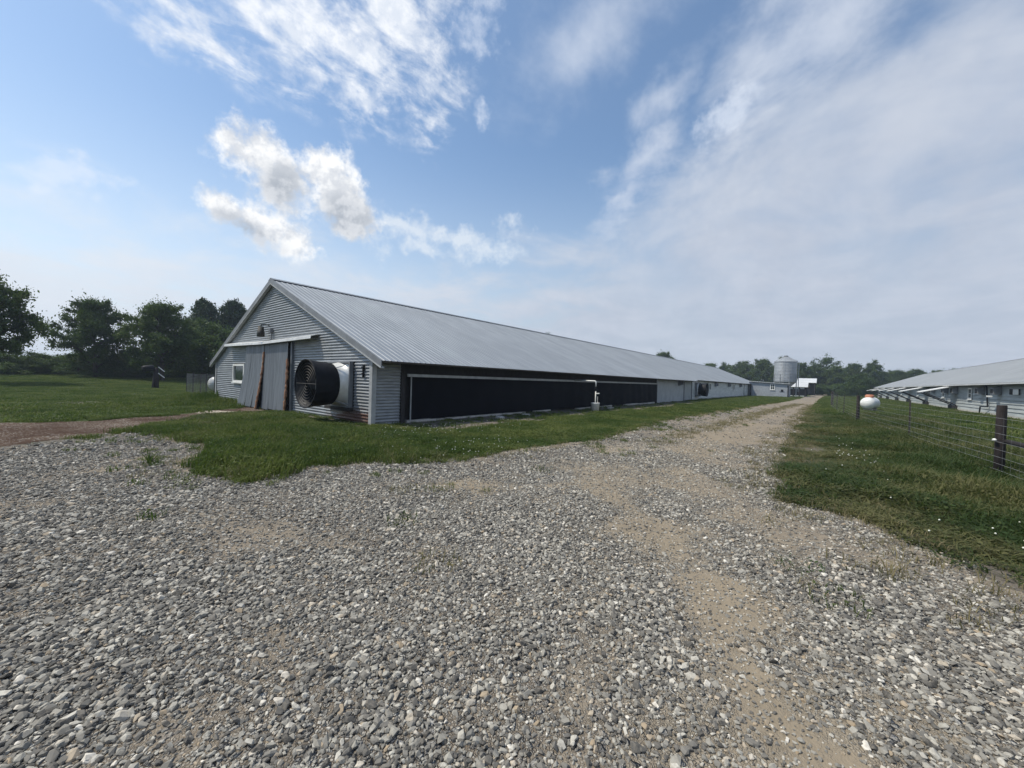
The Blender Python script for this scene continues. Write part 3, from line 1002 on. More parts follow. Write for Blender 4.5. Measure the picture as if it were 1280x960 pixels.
xs, ys = rect(-6.6, 30, -9.5, 3)(60000)
sdv = sdist(ROAD, xs, ys)
pk = (sdv > -0.2) & (RNG.random(len(xs)) < 0.24 * np.exp(-np.maximum(sdv, 0) / 0.45) * np.clip(0.5 + 1.2 * fbm(xs, ys, 1.2, 2, 14), 0, 1)) & (track_sd(xs, ys) < 0)
xs, ys = xs[pk], ys[pk]
sc_ = RNG.uniform(0.5, 1.1, len(xs))
scatter('creeping_grass', np.stack([xs, ys, zg(xs, ys) + 0.008], 1), np.stack([0 * xs, 0 * xs, RNG.random(len(xs)) * 6.283], 1),
        np.stack([sc_] * 3, 1), lawn_coll, 6, label='green grass creeping from the lawn out over the gravel', cat='grass')

xs, ys = rect(-5.6, 2, -6.0, 5.5)(2600)
pk = on_grass(xs, ys, 0.05) & (RNG.random(len(xs)) < np.clip(0.35 + 0.9 * fbm(xs, ys, 1.4, 2, 33), 0, 1) * np.exp(-((xs + 3.6) / 2.4) ** 2))
xs, ys = xs[pk], ys[pk]
sc_ = RNG.uniform(0.7, 1.15, len(xs))
scatter('rank_grass', np.stack([xs, ys, zg(xs, ys)], 1), np.stack([0 * xs, 0 * xs, RNG.random(len(xs)) * 6.283], 1),
        np.stack([sc_, sc_, sc_ * 0.95], 1), verge_coll, 6, label='taller rank grass on the tip of the lawn in front of the barn doors', cat='grass')

# clover heads
cl = []
for cx, cy, rx, ry, n in ((-0.9, -5.3, 1.0, 0.6, 60), (0.6, -2.6, 2.0, 0.6, 110), (-3.2, -2.4, 0.9, 1.0, 25), (4.6, -12.3, 2.0, 0.35, 45), (0.6, -13.6, 1.6, 0.6, 25)):
    cl.append(np.stack([RNG.normal(cx, rx, n), RNG.normal(cy, ry, n)], 1))
cl = np.concatenate(cl)
cl = cl[on_grass(cl[:, 0], cl[:, 1])]
hm = MB(); hm.lathe([(0, 0.001), (0.002, 0.008), (0.009, 0.011), (0.016, 0.007), (0.019, 0.001)], (0, 0, 0), (0, 0, 1), 6)
clover_coll = proto_coll('clover_kinds', [hm.mesh('clover_head', None, True)], M['clover'])
cz = zg(cl[:, 0], cl[:, 1]) + np.where(cl[:, 1] < -10, 0.15, 0.105)
scatter('clover_flowers', np.column_stack([cl, cz]), np.zeros((len(cl), 3)), np.full((len(cl), 3), 0.95), clover_coll, 1,
        label='tiny white clover heads dotted through the grass', cat='clover')


# ------------------------------------------------------------------ the long barn
EAVE_Z, EAVE_Y, RIDGE_Y, RIDGE_Z = 2.145, -0.70, 8.29, 5.946
SLOPE = (RIDGE_Z - EAVE_Z) / (RIDGE_Y - EAVE_Y)
BW, X_SEAM, X_END = 16.58, 39.3, 93.0
PW = 0.9144


def roof_z(y):
    return EAVE_Z + (min(y, 2 * RIDGE_Y - y) - EAVE_Y) * SLOPE


def rib_panel(name, y_lo, z_lo, y_hi, z_hi, w, mat, nrib=4):
    """ribbed metal sheet running up the slope, width w along x"""
    d = Vector((0, y_hi - y_lo, z_hi - z_lo)).normalized()
    nrm = Vector((0, -d.z, d.y))
    if nrm.z < 0:
        nrm = -nrm
    prof = [(0.0, 0.0)]
    pitch = w / nrib
    for k in range(nrib):
        c = (k + 0.5) * pitch
        prof += [(c - 0.030, 0.0), (c - 0.011, 0.017), (c + 0.011, 0.017), (c + 0.030, 0.0)]
    prof.append((w, 0.0))
    mb = MB()
    vs = []
    for yy, zz_ in ((y_lo, z_lo), (y_hi, z_hi)):
        for px_, h in prof:
            vs.append((px_, yy + nrm.y * h, zz_ + nrm.z * h))
    n = len(prof)
    mb.add(vs, [(i, i + 1, n + i + 1, n + i) for i in range(n - 1)])
    return mb.mesh(name, mat)


def lay_panels(name, me, parent, x0, x1, w=PW):
    n = int(round((x1 - x0) / w))
    step = (x1 - x0) / n
    for i in range(n):
        link(name, me, parent, None, (x0 + i * step, 0, random.uniform(0, 0.004)), None, (step / w, 1, 1))


barn = empty('poultry_barn', (0, 0, 0))
tag(barn, 'long grey metal poultry barn with ribbed roof and rusty sliding end doors', 'barn')

# roof
near_slope = MB()
near_slope.prism([(-0.10, EAVE_Y + 0.04, EAVE_Z - 0.055), (-0.10, RIDGE_Y, RIDGE_Z - 0.055), (-0.10, RIDGE_Y, RIDGE_Z - 0.02), (-0.10, EAVE_Y + 0.04, EAVE_Z - 0.02)], (X_SEAM + 0.10, 0, 0))
y2 = -0.38
z2 = roof_z(y2)
near_slope.prism([(X_SEAM, y2 + 0.04, z2 - 0.055), (X_SEAM, RIDGE_Y, RIDGE_Z - 0.055), (X_SEAM, RIDGE_Y, RIDGE_Z - 0.02), (X_SEAM, y2 + 0.04, z2 - 0.02)], (X_END - X_SEAM, 0, 0))
roof = near_slope.build('roof', M['deck'], barn)
pm1 = rib_panel('roof_panel', EAVE_Y, EAVE_Z, RIDGE_Y, RIDGE_Z, PW, M['roof'])
pm2 = rib_panel('roof_panel_short', y2, z2, RIDGE_Y, RIDGE_Z, PW, M['roof'])
lay_panels('roof_panel', pm1, roof, -0.12, X_SEAM)
lay_panels('roof_panel', pm2, roof, X_SEAM, X_END)
far_y = 2 * RIDGE_Y - EAVE_Y
bs = MB(); bs.prism([(-0.12, RIDGE_Y, RIDGE_Z), (-0.12, far_y, EAVE_Z), (-0.12, far_y, EAVE_Z - 0.04), (-0.12, RIDGE_Y, RIDGE_Z - 0.05)], (X_END + 0.12, 0, 0))
bs.build('back_roof_slope', M['roof'], barn)
rc_ = MB()
rc_.prism([(-0.16, RIDGE_Y - 0.26, RIDGE_Z - 0.055), (-0.16, RIDGE_Y, RIDGE_Z + 0.055), (-0.16, RIDGE_Y + 0.26, RIDGE_Z - 0.055), (-0.16, RIDGE_Y, RIDGE_Z + 0.035)], (X_END + 0.30, 0, 0))
rc_.build('ridge_cap', M['roof'], barn)
for sgn in (0, 1):
    t_ = MB()
    Y = lambda y: y if sgn == 0 else 2 * RIDGE_Y - y
    t_.prism([(-0.155, Y(EAVE_Y - 0.02), EAVE_Z - 0.21), (-0.155, Y(RIDGE_Y), RIDGE_Z - 0.20), (-0.155, Y(RIDGE_Y), RIDGE_Z + 0.03), (-0.155, Y(EAVE_Y - 0.02), EAVE_Z + 0.02)], (0.03, 0, 0))
    rk = t_.build('rake_trim', M['trim'], barn)
    t_ = MB()
    t_.prism([(-0.17, Y(EAVE_Y - 0.02), EAVE_Z - 0.24), (-0.17, Y(RIDGE_Y), RIDGE_Z - 0.235), (-0.17, Y(RIDGE_Y), RIDGE_Z - 0.195), (-0.17, Y(EAVE_Y - 0.02), EAVE_Z - 0.20)], (0.13, 0, 0))
    t_.build('drip_edge', M['edge'], rk)

# gable wall: corrugated sheets laid in courses around the openings
WAVE, AMP = 0.106, 0.015


def corr(parent, place, u0, u1, z0, z1, clip=None, mat=None, off=0.0):
    """corrugated sheet; place(u, out, z) -> point"""
    rows = max(2, int(math.ceil((z1 - z0) / (WAVE / 6))))
    mb = MB(); vs = []; fs = []
    for i in range(rows + 1):
        z = z0 + (z1 - z0) * i / rows
        a, b_ = (u0, u1) if clip is None else clip(u0, u1, z)
        o_ = AMP * math.sin(2 * math.pi * z / WAVE) + off
        vs += [place(a, o_, z), place(b_, o_, z)]
        if i:
            k = 2 * i
            fs.append((k - 2, k - 1, k + 1, k))
    mb.add(vs, fs)
    return mb.build('siding_sheet', mat or M['siding'], parent, smooth=True)


def gclip(u0, u1, z):
    zt = z + 0.10
    lo = EAVE_Y + (zt - EAVE_Z) / SLOPE
    hi = 2 * RIDGE_Y - lo
    mid = (u0 + u1) / 2
    a, b_ = max(u0, lo), min(u1, hi)
    if b_ < a:
        q = min(max(RIDGE_Y, u0), u1) if u0 <= RIDGE_Y <= u1 else (u1 if u1 < RIDGE_Y else u0)
        return q, q
    return a, b_


back = MB()
back.prism([(0.06, 0.05, -0.2), (0.06, BW - 0.05, -0.2), (0.06, BW - 0.05, roof_z(0) - 0.12), (0.06, RIDGE_Y, RIDGE_Z - 0.15), (0.06, 0.05, roof_z(0) - 0.12)], (0.08, 0, 0))
gable = back.build('gable_wall', M['darkwood'], barn)
HOLES = [(6.15, 11.15, -0.3, 3.02), (11.75, 13.45, 1.12, 2.08), (1.12, 2.75, 0.55, 2.14)]
COURSE = WAVE * 7
ncol = 5
gp = lambda u, o, z: (-o, u, z)
for ci_ in range(9):
    z0, z1 = -0.12 + ci_ * COURSE, -0.12 + (ci_ + 1) * COURSE
    cuts = [0.0] + [BW * (k + (0.5 if ci_ % 2 else 0.0)) / ncol for k in range(1 - ci_ % 2, ncol + (0 if ci_ % 2 else 0))] + [BW]
    for u0, u1 in zip(cuts[:-1], cuts[1:]):
        pieces = [(u0, u1, z0, z1)]
        for hu0, hu1, hz0, hz1 in HOLES:
            nxt = []
            for a, b_, c_, d_ in pieces:
                if b_ <= hu0 or a >= hu1 or d_ <= hz0 or c_ >= hz1:
                    nxt.append((a, b_, c_, d_)); continue
                if a < hu0: nxt.append((a, hu0, c_, d_))
                if b_ > hu1: nxt.append((hu1, b_, c_, d_))
                a2, b2 = max(a, hu0), min(b_, hu1)
                if c_ < hz0: nxt.append((a2, b2, c_, hz0))
                if d_ > hz1: nxt.append((a2, b2, hz1, d_))
            pieces = nxt
        for a, b_, c_, d_ in pieces:
            la, lb = gclip(a, b_, c_)
            if lb - la < 0.05 or b_ - a < 0.04 or d_ - c_ < 0.03:
                continue
            corr(gable, gp, a, b_, c_, d_, gclip, off=random.uniform(0, 0.004))

# corner trims
for y in (0, BW):
    s_ = 1 if y == 0 else -1
    t_ = MB()
    t_.box(-0.035, -0.020, y - s_ * 0.035, y + s_ * 0.13, -0.12, roof_z(0) - 0.16)
    t_.box(-0.020, 0.13, y - s_ * 0.035, y - s_ * 0.020, -0.12, roof_z(0) - 0.16)
    t_.build('corner_trim', M['edge'], barn)

# sliding doors: ribbed sheets hung on a track, bottoms kicked out
def door_sheet(parent, y0, y1, flare, lean, seed):
    rr = random.Random(seed)
    nz, nribs = 14, 4
    prof = []
    w = y1 - y0
    for k in range(nribs):
        c = (k + 0.5) * w / nribs
        prof += [(c - 0.022, 0.0), (c - 0.010, 0.006), (c + 0.010, 0.006), (c + 0.022, 0.0)]
    prof = [(0.0, 0.0)] + prof + [(w, 0.0)]
    ph = rr.uniform(0, 6)
    vs = []
    zb = rr.uniform(-0.02, 0.05)
    for i in range(nz + 1):
        q = i / nz                           # 0 top, 1 bottom
        z = 3.0 + (zb - 3.0) * q
        for u, h in prof:
            xx = -0.16 - h - lean * q ** 1.5 - 0.015 * math.sin(ph + 5 * q + 4 * u) * q
            yy = y0 + u + flare * q ** 2.2 * (0.4 + u / w * 0.6)
            vs.append((xx, yy, z))
    n = len(prof)
    mb = MB(); mb.add(vs, [(i * n + k, i * n + k + 1, (i + 1) * n + k + 1, (i + 1) * n + k) for i in range(nz) for k in range(n - 1)])
    mb.build('door_sheet', M['door'], parent)


for di, (ya, yb) in enumerate(((6.20, 8.72), (8.80, 11.12))):
    fr = MB()
    for zc in (0.35, 1.5, 2.8):
        fr.box(-0.10, -0.04, ya + 0.05, yb - 0.05, zc - 0.05, zc + 0.05)
    fr.box(-0.135, -0.105, ya + 0.02, ya + 0.10, 0.1, 2.98); fr.box(-0.135, -0.105, yb - 0.10, yb - 0.02, 0.1, 2.98)
    dr = fr.build('sliding_door', M['darkwood'], barn)
    n = 3
    for k in range(n):
        w = (yb - ya) / n
        door_sheet(dr, ya + k * w, ya + (k + 1) * w + 0.01, (0.04 if di == 0 else (0.05, 0.09, 0.16)[k]), (0.12 if di == 0 else (0.24, 0.26, 0.30)[k]), 7 + di * 5 + k)

    # crumbling rusty edge strip
    st = MB()
    pts, rad = [], []
    ys = (6.12, 8.75)[di]
    ztop = (2.28, 2.62)[di]
    rr = random.Random(40 + di)
    for i in range(26):
        q = i / 25
        pts.append((-0.20 - (0.10, 0.26)[di] * q ** 1.5 + rr.uniform(-.012, .012), ys + (0.02, 0.12)[di] * q ** 2 + rr.uniform(-.02, .02), ztop + (0.0 - ztop) * q))
        rad.append(rr.uniform(0.030, 0.058))
    st.tube(pts, rad, 7)
    st.build('rusty_stile', M['rust'], dr)
jamb = MB(); jamb.box(-0.10, 0.05, 5.98, 6.10, -0.1, 3.0); jamb.build('door_jamb', M['door'], barn)
for (ya, yb, za, zb) in ((8.74, 14.0, 2.96, 3.02), (3.75, 8.80, 3.02, 2.96)):
    t_ = MB()
    pr = lambda y, z: [(-0.02, y, z + 0.20), (-0.33, y, z + 0.11), (-0.345, y, z + 0.0), (-0.325, y, z + 0.0), (-0.31, y, z + 0.09), (-0.02, y, z + 0.175)]
    A_, B_ = pr(ya, za), pr(yb, zb)
    n = 6
    t_.add(A_ + B_, [tuple(range(n))[::-1], tuple(range(n, 2 * n))] + [(i, (i + 1) % n, (i + 1) % n + n, i + n) for i in range(n)])
    t_.build('track_cover', M['lighttrim'], barn)
tk = MB(); tk.tube([(-0.13, 3.9, 3.03), (-0.13, 13.9, 3.03)], 0.03, 6); tk.build('door_track', M['steel'], barn)

# lamp above the doors
lm = MB(); lm.lathe([(0, 0.02), (0.0, 0.12), (0.22, 0.13), (0.24, 0.15), (0.46, 0.16), (0.46, 0.145), (0.26, 0.13), (0.26, 0.02)], (-0.33, 8.78, 3.78), (0, 0, -1), 14)
lamp = lm.build('barn_lamp', M['tpost'], barn, True)
t_ = MB(); t_.tube([(-0.33, 8.78, 3.78), (-0.33, 8.78, 3.86), (-0.2, 8.72, 3.9), (-0.02, 8.68, 3.86)], 0.022, 6); t_.build('lamp_arm', M['black'], lamp, True)
t_ = MB(); t_.box(-0.14, -0.015, 8.22, 8.42, 3.50, 3.70); t_.tube([(-0.05, 8.32, 3.5), (-0.05, 8.32, 3.2)], 0.02, 6); t_.build('junction_box', M['trim'], lamp)


def window(parent, place, w, h, fr=0.07, dep=0.05, pane_rows=1, pane_cols=1, mat=None):
    """place(u, out, z); window with frame, pane and sill"""
    def b(mb, u0, u1, o0, o1, z0, z1):
        c = [place(u, o, z) for z in (z0, z1) for o in (o0, o1) for u in (u0, u1)]
        mb.add(c, [(0, 2, 3, 1), (4, 5, 7, 6), (0, 1, 5, 4), (2, 6, 7, 3), (0, 4, 6, 2), (1, 3, 7, 5)])
    f = MB()
    b(f, 0, fr, 0.0, dep, 0, h); b(f, w - fr, w, 0.0, dep, 0, h)
    b(f, fr, w - fr, 0.0, dep, 0, fr); b(f, fr, w - fr, 0.0, dep, h - fr, h)
    for k in range(1, pane_rows):
        zz_ = h * k / pane_rows
        b(f, fr, w - fr, 0.005, dep - 0.008, zz_ - 0.025, zz_ + 0.025)
    for k in range(1, pane_cols):
        uu = w * k / pane_cols
        b(f, uu - 0.025, uu + 0.025, 0.005, dep - 0.011, fr, h - fr)
    wn = f.build('window', mat or M['white'], parent)
    g = MB(); b(g, fr - 0.005, w - fr + 0.005, -0.012, 0.0, fr - 0.005, h - fr + 0.005); g.build('pane', M['glass'], wn)
    s = MB(); b(s, -0.04, w + 0.04, -0.01, dep + 0.04, -0.06, -0.002); s.build('sill', mat or M['white'], wn)
    return wn


window(gable, lambda u, o, z: (-o - 0.012, 11.75 + u, 1.12 + z), 1.70, 0.96, 0.10, 0.06)
t_ = MB(); t_.box(-0.06, -0.013, 0.46, 0.53, 1.60, 2.02); t_.box(-0.09, -0.06, 0.43, 0.56, 1.92, 1.96); t_.box(-0.09, -0.06, 0.44, 0.55, 1.70, 1.74)
t_.build('wall_bracket', M['black'], barn)


def big_fan(parent, place_o, axis_, side, up_, half, r_back, r_exit, length, housing_d, throat=0.02):
    """belt-drive exhaust fan: square housing, round white throat, black flared cone, wire guard"""
    o, a, s, u = (Vector(q) for q in (place_o, axis_, side, up_))
    pt = lambda d, x, z: o + a * d + s * x + u * z
    fr = MB()
    T = 0.05
    for (x0, x1, z0, z1) in ((-half, -half + T, -half, half), (half - T, half, -half, half), (-half + T, half - T, -half, -half + T), (-half + T, half - T, half - T, half)):
        c = [pt(d, x, z) for z in (z0, z1) for d in (0, housing_d) for x in (x0, x1)]
        fr.add(c, [(0, 2, 3, 1), (4, 5, 7, 6), (0, 1, 5, 4), (2, 6, 7, 3), (0, 4, 6, 2), (1, 3, 7, 5)])
    fan = fr.build('exhaust_fan', M['trim'], parent)
    # throat: square plate with round hole, then a short white tube
    seg = 32
    th = MB()
    vs = []
    for k in range(seg):
        an = 2 * math.pi * k / seg
        cx, cz = math.cos(an), math.sin(an)
        m_ = max(abs(cx), abs(cz))
        vs.append(pt(0.04, cx / m_ * (half - T), cz / m_ * (half - T)))
    for d, rr_ in ((0.10, r_back * 1.12), (housing_d + 0.05 + throat * 0.6, r_back * 1.03), (housing_d + 0.22 + throat, r_back * 0.96)):
        for k in range(seg):
            an = 2 * math.pi * k / seg
            vs.append(pt(d, math.cos(an) * rr_, math.sin(an) * rr_))
    th.add(vs, [(i * seg + k, i * seg + (k + 1) % seg, (i + 1) * seg + (k + 1) % seg, (i + 1) * seg + k) for i in range(3) for k in range(seg)])
    th.build('throat', M['fanmetal'], fan, True)
    c = MB()
    st, en = housing_d + throat, housing_d + length
    c.lathe([(st, r_back), (st + 0.04, r_back + 0.035), ((st + en) / 2, (r_back + r_exit) / 2 + 0.02), (en - 0.04, r_exit), (en, r_exit + 0.03), (en, r_exit - 0.005), ((st + en) / 2, (r_back + r_exit) / 2 - 0.015), (st, r_back - 0.02)],
            o, a, 40, closed=True)
    c.build('cone', M['black'], fan, True)
    g = MB()
    gd = en - 0.06
    for rr_ in [r_exit * q for q in (0.14, 0.26, 0.38, 0.5, 0.62, 0.74, 0.86, 0.97)]:
        g.tube([pt(gd, rr_ * math.cos(2 * math.pi * k / 28), rr_ * math.sin(2 * math.pi * k / 28)) for k in range(29)], 0.007, 4, False)
    for k in range(1):
        an = math.pi * k / 4
        g.tube([pt(gd + 0.01, -r_exit * math.cos(an), -r_exit * math.sin(an)), pt(gd + 0.01, r_exit * math.cos(an), r_exit * math.sin(an))], 0.008, 4)
    g.build('guard', M['guard'], fan)
    b = MB()
    for k in range(5):
        an = 2 * math.pi * k / 5
        d1 = s * math.cos(an) + u * math.sin(an)
        d2 = -s * math.sin(an) + u * math.cos(an)
        p = [o + a * 0.22 + d1 * 0.1 - d2 * 0.08, o + a * 0.30 + d1 * 0.1 + d2 * 0.08, o + a * 0.31 + d1 * r_back * 0.9 + d2 * 0.13, o + a * 0.22 + d1 * r_back * 0.9 - d2 * 0.13]
        b.prism(p, a * 0.012)
    b.lathe([(0.18, 0.001), (0.18, 0.11), (0.34, 0.11), (0.34, 0.001)], o, a, 14)
    b.build('fan_blades', M['guard'], fan)
    for sx_, sz_, fx_, fz_ in ((-1, -1, .55, .82), (1, -1, .55, .82), (1, 1, .62, .80), (-1, 1, .62, .80)):
        sp = MB()
        sp.tube([pt(0.02, sx_ * (half - 0.1), sz_ * (half - 0.08)), pt(housing_d + 0.33, sx_ * r_back * fx_, sz_ * r_back * fz_)], 0.016, 6)
        sp.build('strut', M['steel'], fan)
    return fan


f1 = big_fan(barn, (-0.03, 1.94, 1.335), (-1, 0, 0), (0, 1, 0), (0, 0, 1), 0.80, 0.69, 0.80, 1.12, 0.14, 0.26)
tag(f1, 'black flared fan cone on the gable wall with pale throat')
t_ = MB(); t_.box(-0.22, -0.02, 1.12, 2.78, 0.42, 0.52); t_.build('fan_shelf', M['darkwood'], barn)

# ---- right side wall
sw = MB()
sw.box(0.15, X_END, 0.10, 0.16, -0.2, roof_z(0) - 0.13)
side_wall = sw.build('side_wall', M['darkwood'], barn)
sp_ = lambda u, o, z: (u, -o, z)
for k in range(3):
    corr(side_wall, sp_, 0.02, 1.09, -0.12 + k * COURSE, min(-0.12 + (k + 1) * COURSE, 2.30), off=0.002 * k)
hd_ = MB(); hd_.box(1.09, 27.7, 0.02, 0.10, 1.80, 2.30); hd_.build('header_board', M['darkwood'], side_wall)
for xa in (1.10, 27.62):
    t_ = MB(); t_.box(xa, xa + 0.16, -0.06, 0.10, 0.0, 1.80); t_.build('post', M['darkwood'], side_wall)
# curtain of black sheeting in gentle folds
cu = MB(); vs = []; fs = []
nu = 180
for i in range(nu + 1):
    x = 1.50 + (27.60 - 1.50) * i / nu
    for j in range(5):
        z = 0.13 + (1.68 - 0.13) * j / 4
        vs.append((x, -0.03 - 0.012 * math.sin(x * 5.3 + j * .4) - 0.02 * math.sin(x * 1.9) - 0.02 * math.sin(j / 4 * math.pi), z))
    if i:
        for j in range(4):
            a = (i - 1) * 5 + j
            fs.append((a, a + 5, a + 6, a + 1))
cu.add(vs, fs)
cu.build('curtain', M['curtain'], barn, True)
t_ = MB(); t_.box(1.30, 27.62, -0.17, -0.08, 1.665, 1.765); t_.build('curtain_rail', M['edge'], barn)
t_ = MB(); t_.box(1.47, 1.505, -0.10, -0.06, 0.10, 1.66); t_.build('curtain_edge', M['edge'], barn)
# broken pale sill
rr = random.Random(3)
x = 1.35
while x < 27.4:
    L_ = rr.uniform(0.7, 2.4)
    if rr.random() < 0.78:
        t_ = MB(); y0 = -0.10 + rr.uniform(-.03, .03); z1 = rr.uniform(0.09, 0.145)
        t_.prism([(x, y0, -0.1), (x, 0.09, -0.1), (x, 0.09, z1), (x, y0 + 0.02, z1 - 0.01)], (min(L_, 27.6 - x) - 0.03, 0, rr.uniform(-.015, .015)))
        t_.build('sill_block', M['concrete'], barn)
    x += L_
# flat panels after the curtain, then lapped planks
for k, (xa, xb) in enumerate(((27.80, 30.2), (30.21, 33.2), (33.21, 36.2), (36.42, 39.2))):
    t_ = MB(); t_.box(xa, xb, 0.0 + 0.004 * k, 0.095, -0.1, 2.30); t_.build('wall_panel', M['panelgrey'], side_wall)
for xa in (36.26, 39.22):
    t_ = MB(); t_.box(xa, xa + 0.14, -0.05, 0.09, -0.1, 2.32); t_.build('post', M['trim'], side_wall)
for (xa, xb) in ((39.4, 47), (47.01, 56), (56.01, 66), (66.01, 75), (75.3, 84), (84.01, X_END)):
    for k in range(8):
        t_ = MB(); z0 = -0.1 + k * 0.315
        t_.prism([(xa, 0.03 - 0.02, z0), (xa, 0.095, z0), (xa, 0.095, z0 + 0.318), (xa, 0.045, z0 + 0.318)], (xb - xa, 0, 0))
        t_.build('siding_plank', M['plank'], side_wall)
t_ = MB(); t_.box(75.02, 75.28, -0.05, 0.09, -0.1, 2.4); t_.build('post', M['trim'], side_wall)


def wall_fan(parent, x, z, s=0.62):
    t_ = MB()
    t_.prism([(x, 0.0, z), (x, -0.34, z + 0.06), (x, -0.34, z + s * 0.72), (x, -0.02, z + s)], (s, 0, 0))
    f = t_.build('fan_hood', M['trim'], parent)
    t2 = MB(); t2.box(x + 0.05, x + s - 0.05, -0.345, -0.342, z + 0.10, z + s * 0.68); t2.build('louvre', M['black'], f)


for x in (34.2, 50.8, 60.0, 70.2, 80.2):
    wall_fan(barn, x, 1.62)
for x, w in ((47.6, 0.95), (64.2, 1.1), (85.4, 1.0)):
    window(side_wall, lambda u, o, z, x=x: (x + u, -o - 0.012, 1.12 + z), w, 0.92, 0.09, 0.05)
f2 = big_fan(barn, (41.6, -0.03, 1.22), (0, -1, 0), (1, 0, 0), (0, 0, 1), 0.78, 0.66, 0.76, 0.85, 0.20)
tag(f2, 'dark fan cone sticking out of the long side wall')

# hidden walls that close the building
t_ = MB(); t_.box(0.15, X_END, BW - 0.10, BW - 0.02, -0.2, roof_z(0) - 0.13); t_.build('back_wall', M['plank'], barn)
t_ = MB(); t_.prism([(X_END - 0.1, 0.05, -0.2), (X_END - 0.1, BW - 0.05, -0.2), (X_END - 0.1, BW - 0.05, roof_z(0) - 0.12), (X_END - 0.1, RIDGE_Y, RIDGE_Z - 0.12), (X_END - 0.1, 0.05, roof_z(0) - 0.12)], (0.08, 0, 0))
t_.build('end_wall', M['plank'], barn)

# ------------------------------------------------------------------ control shed, feed bin, far sheds
sx, sya, syb = 80.0, -6.2, -0.12
shed = empty('control_shed', (sx, -3.2, 0))
tag(shed, 'low grey block shed with white window built against the barn below the feed bin', 'shed')
L0 = lambda mb, nm, mt, par=shed: mb.build(nm, mt, par, loc=(-sx, 3.2, 0))
t_ = MB(); t_.box(sx, sx + 0.2, sya, syb, -0.1, 2.42); t_.box(sx + 0.2, 88, sya, sya + 0.2, -0.1, 2.42); t_.box(87.8, 88, sya + 0.2, syb, -0.1, 2.42); L0(t_, 'wall', M['block'])
t_ = MB(); t_.prism([(sx - 0.3, sya - 0.35, 2.44), (sx - 0.3, syb + 0.1, 2.78), (sx - 0.3, syb + 0.1, 2.86), (sx - 0.3, sya - 0.35, 2.52)], (8.8, 0, 0)); L0(t_, 'roof', M['lighttrim'])
t_ = MB(); t_.prism([(sx - 0.01, sya, 2.42), (sx - 0.01, syb, 2.42), (sx - 0.01, syb, 2.74)], (0.2, 0, 0)); L0(t_, 'gable_infill', M['block'])
wn = window(shed, lambda u, o, z: (-o - 0.01, -0.85 + 0.0 - u + 0.5, 1.30 + z), 0.72, 1.10, 0.10, 0.06, 2, 2)
t_ = MB(); t_.box(sx - 0.06, sx, -5.55, -5.20, 1.05, 1.40); t_.box(sx - 0.05, sx, -5.75, -5.0, 0.98, 1.03); L0(t_, 'hatch', M['black'])
t_ = MB(); t_.box(sx - 0.03, sx + 0.25, sya - 0.06, sya - 0.005, -0.1, 2.44); L0(t_, 'corner_board', M['darkwood'])
t_ = MB(); t_.box(81.2, 82.2, sya - 0.05, sya - 0.004, 0, 2.05); L0(t_, 'door', M['darkwood'])
t_ = MB(); t_.box(sx - 0.25, sx - 0.02, -0.55, -0.28, 0, 2.3); L0(t_, 'downpipe_box', M['darkwood'])

bx, by, br = 92.0, -5.0, 1.98
binr = empty('feed_bin', (bx, by, 0))
tag(binr, 'tall round corrugated steel feed bin with conical roof behind the shed', 'feed bin')
prof = []
for i in range(14 * 8 + 1):
    z = 3.0 + 4.15 * i / (14 * 8)
    prof.append((z, br + 0.018 * math.sin(2 * math.pi * i / 8)))
t_ = MB(); t_.lathe(prof, (0, 0, 0), (0, 0, 1), 40); t_.build('body', M['steel'], binr, True)
t_ = MB(); t_.lathe([(7.12, br + 0.10), (7.16, br + 0.10), (8.15, 0.45), (8.22, 0.45), (8.30, 0.30), (8.32, 0.01)], (0, 0, 0), (0, 0, 1), 24); rf = t_.build('roof', M['steel'], binr)
t_ = MB(); t_.lathe([(8.30, 0.40), (8.36, 0.42), (8.46, 0.30), (8.48, 0.01)], (0, 0, 0), (0, 0, 1), 14); t_.build('lid', M['trim'], rf)
for k in range(12):
    an = 2 * math.pi * k / 12
    t_ = MB(); c, s = math.cos(an), math.sin(an)
    t_.tube([((br + 0.09) * c, (br + 0.09) * s, 7.19), (0.46 * c, 0.46 * s, 8.17)], 0.02, 4); t_.build('roof_rib', M['steel'], rf)
t_ = MB(); t_.lathe([(3.02, br), (1.3, 0.3), (1.0, 0.3)], (0, 0, 0), (0, 0, 1), 24); t_.build('hopper', M['steel'], binr, True)
for k in range(8):
    an = 2 * math.pi * (k + 0.5) / 8
    c, s = math.cos(an) * (br + 0.07), math.sin(an) * (br + 0.07)
    t_ = MB(); t_.tube([(c, s, -0.1), (c, s, 4.6)], 0.055, 6); t_.build('leg', M['steel'], binr)
t_ = MB()
lx, ly = -br - 0.16, 0.3
t_.tube([(lx, ly - .2, 0.6), (lx, ly - .2, 7.2)], 0.022, 5); t_.tube([(lx, ly + .2, 0.6), (lx, ly + .2, 7.2)], 0.022, 5)
for k in range(21):
    t_.tube([(lx, ly - .2, 0.9 + k * .3), (lx, ly + .2, 0.9 + k * .3)], 0.014, 4)
t_.build('ladder', M['steel'], binr)
t_ = MB(); t_.tube([(0, -br - 0.25, 1.0), (0, -br - 0.25, 6.9), (0, -br + 0.5, 7.6)], 0.07, 6); t_.build('fill_pipe', M['steel'], binr)


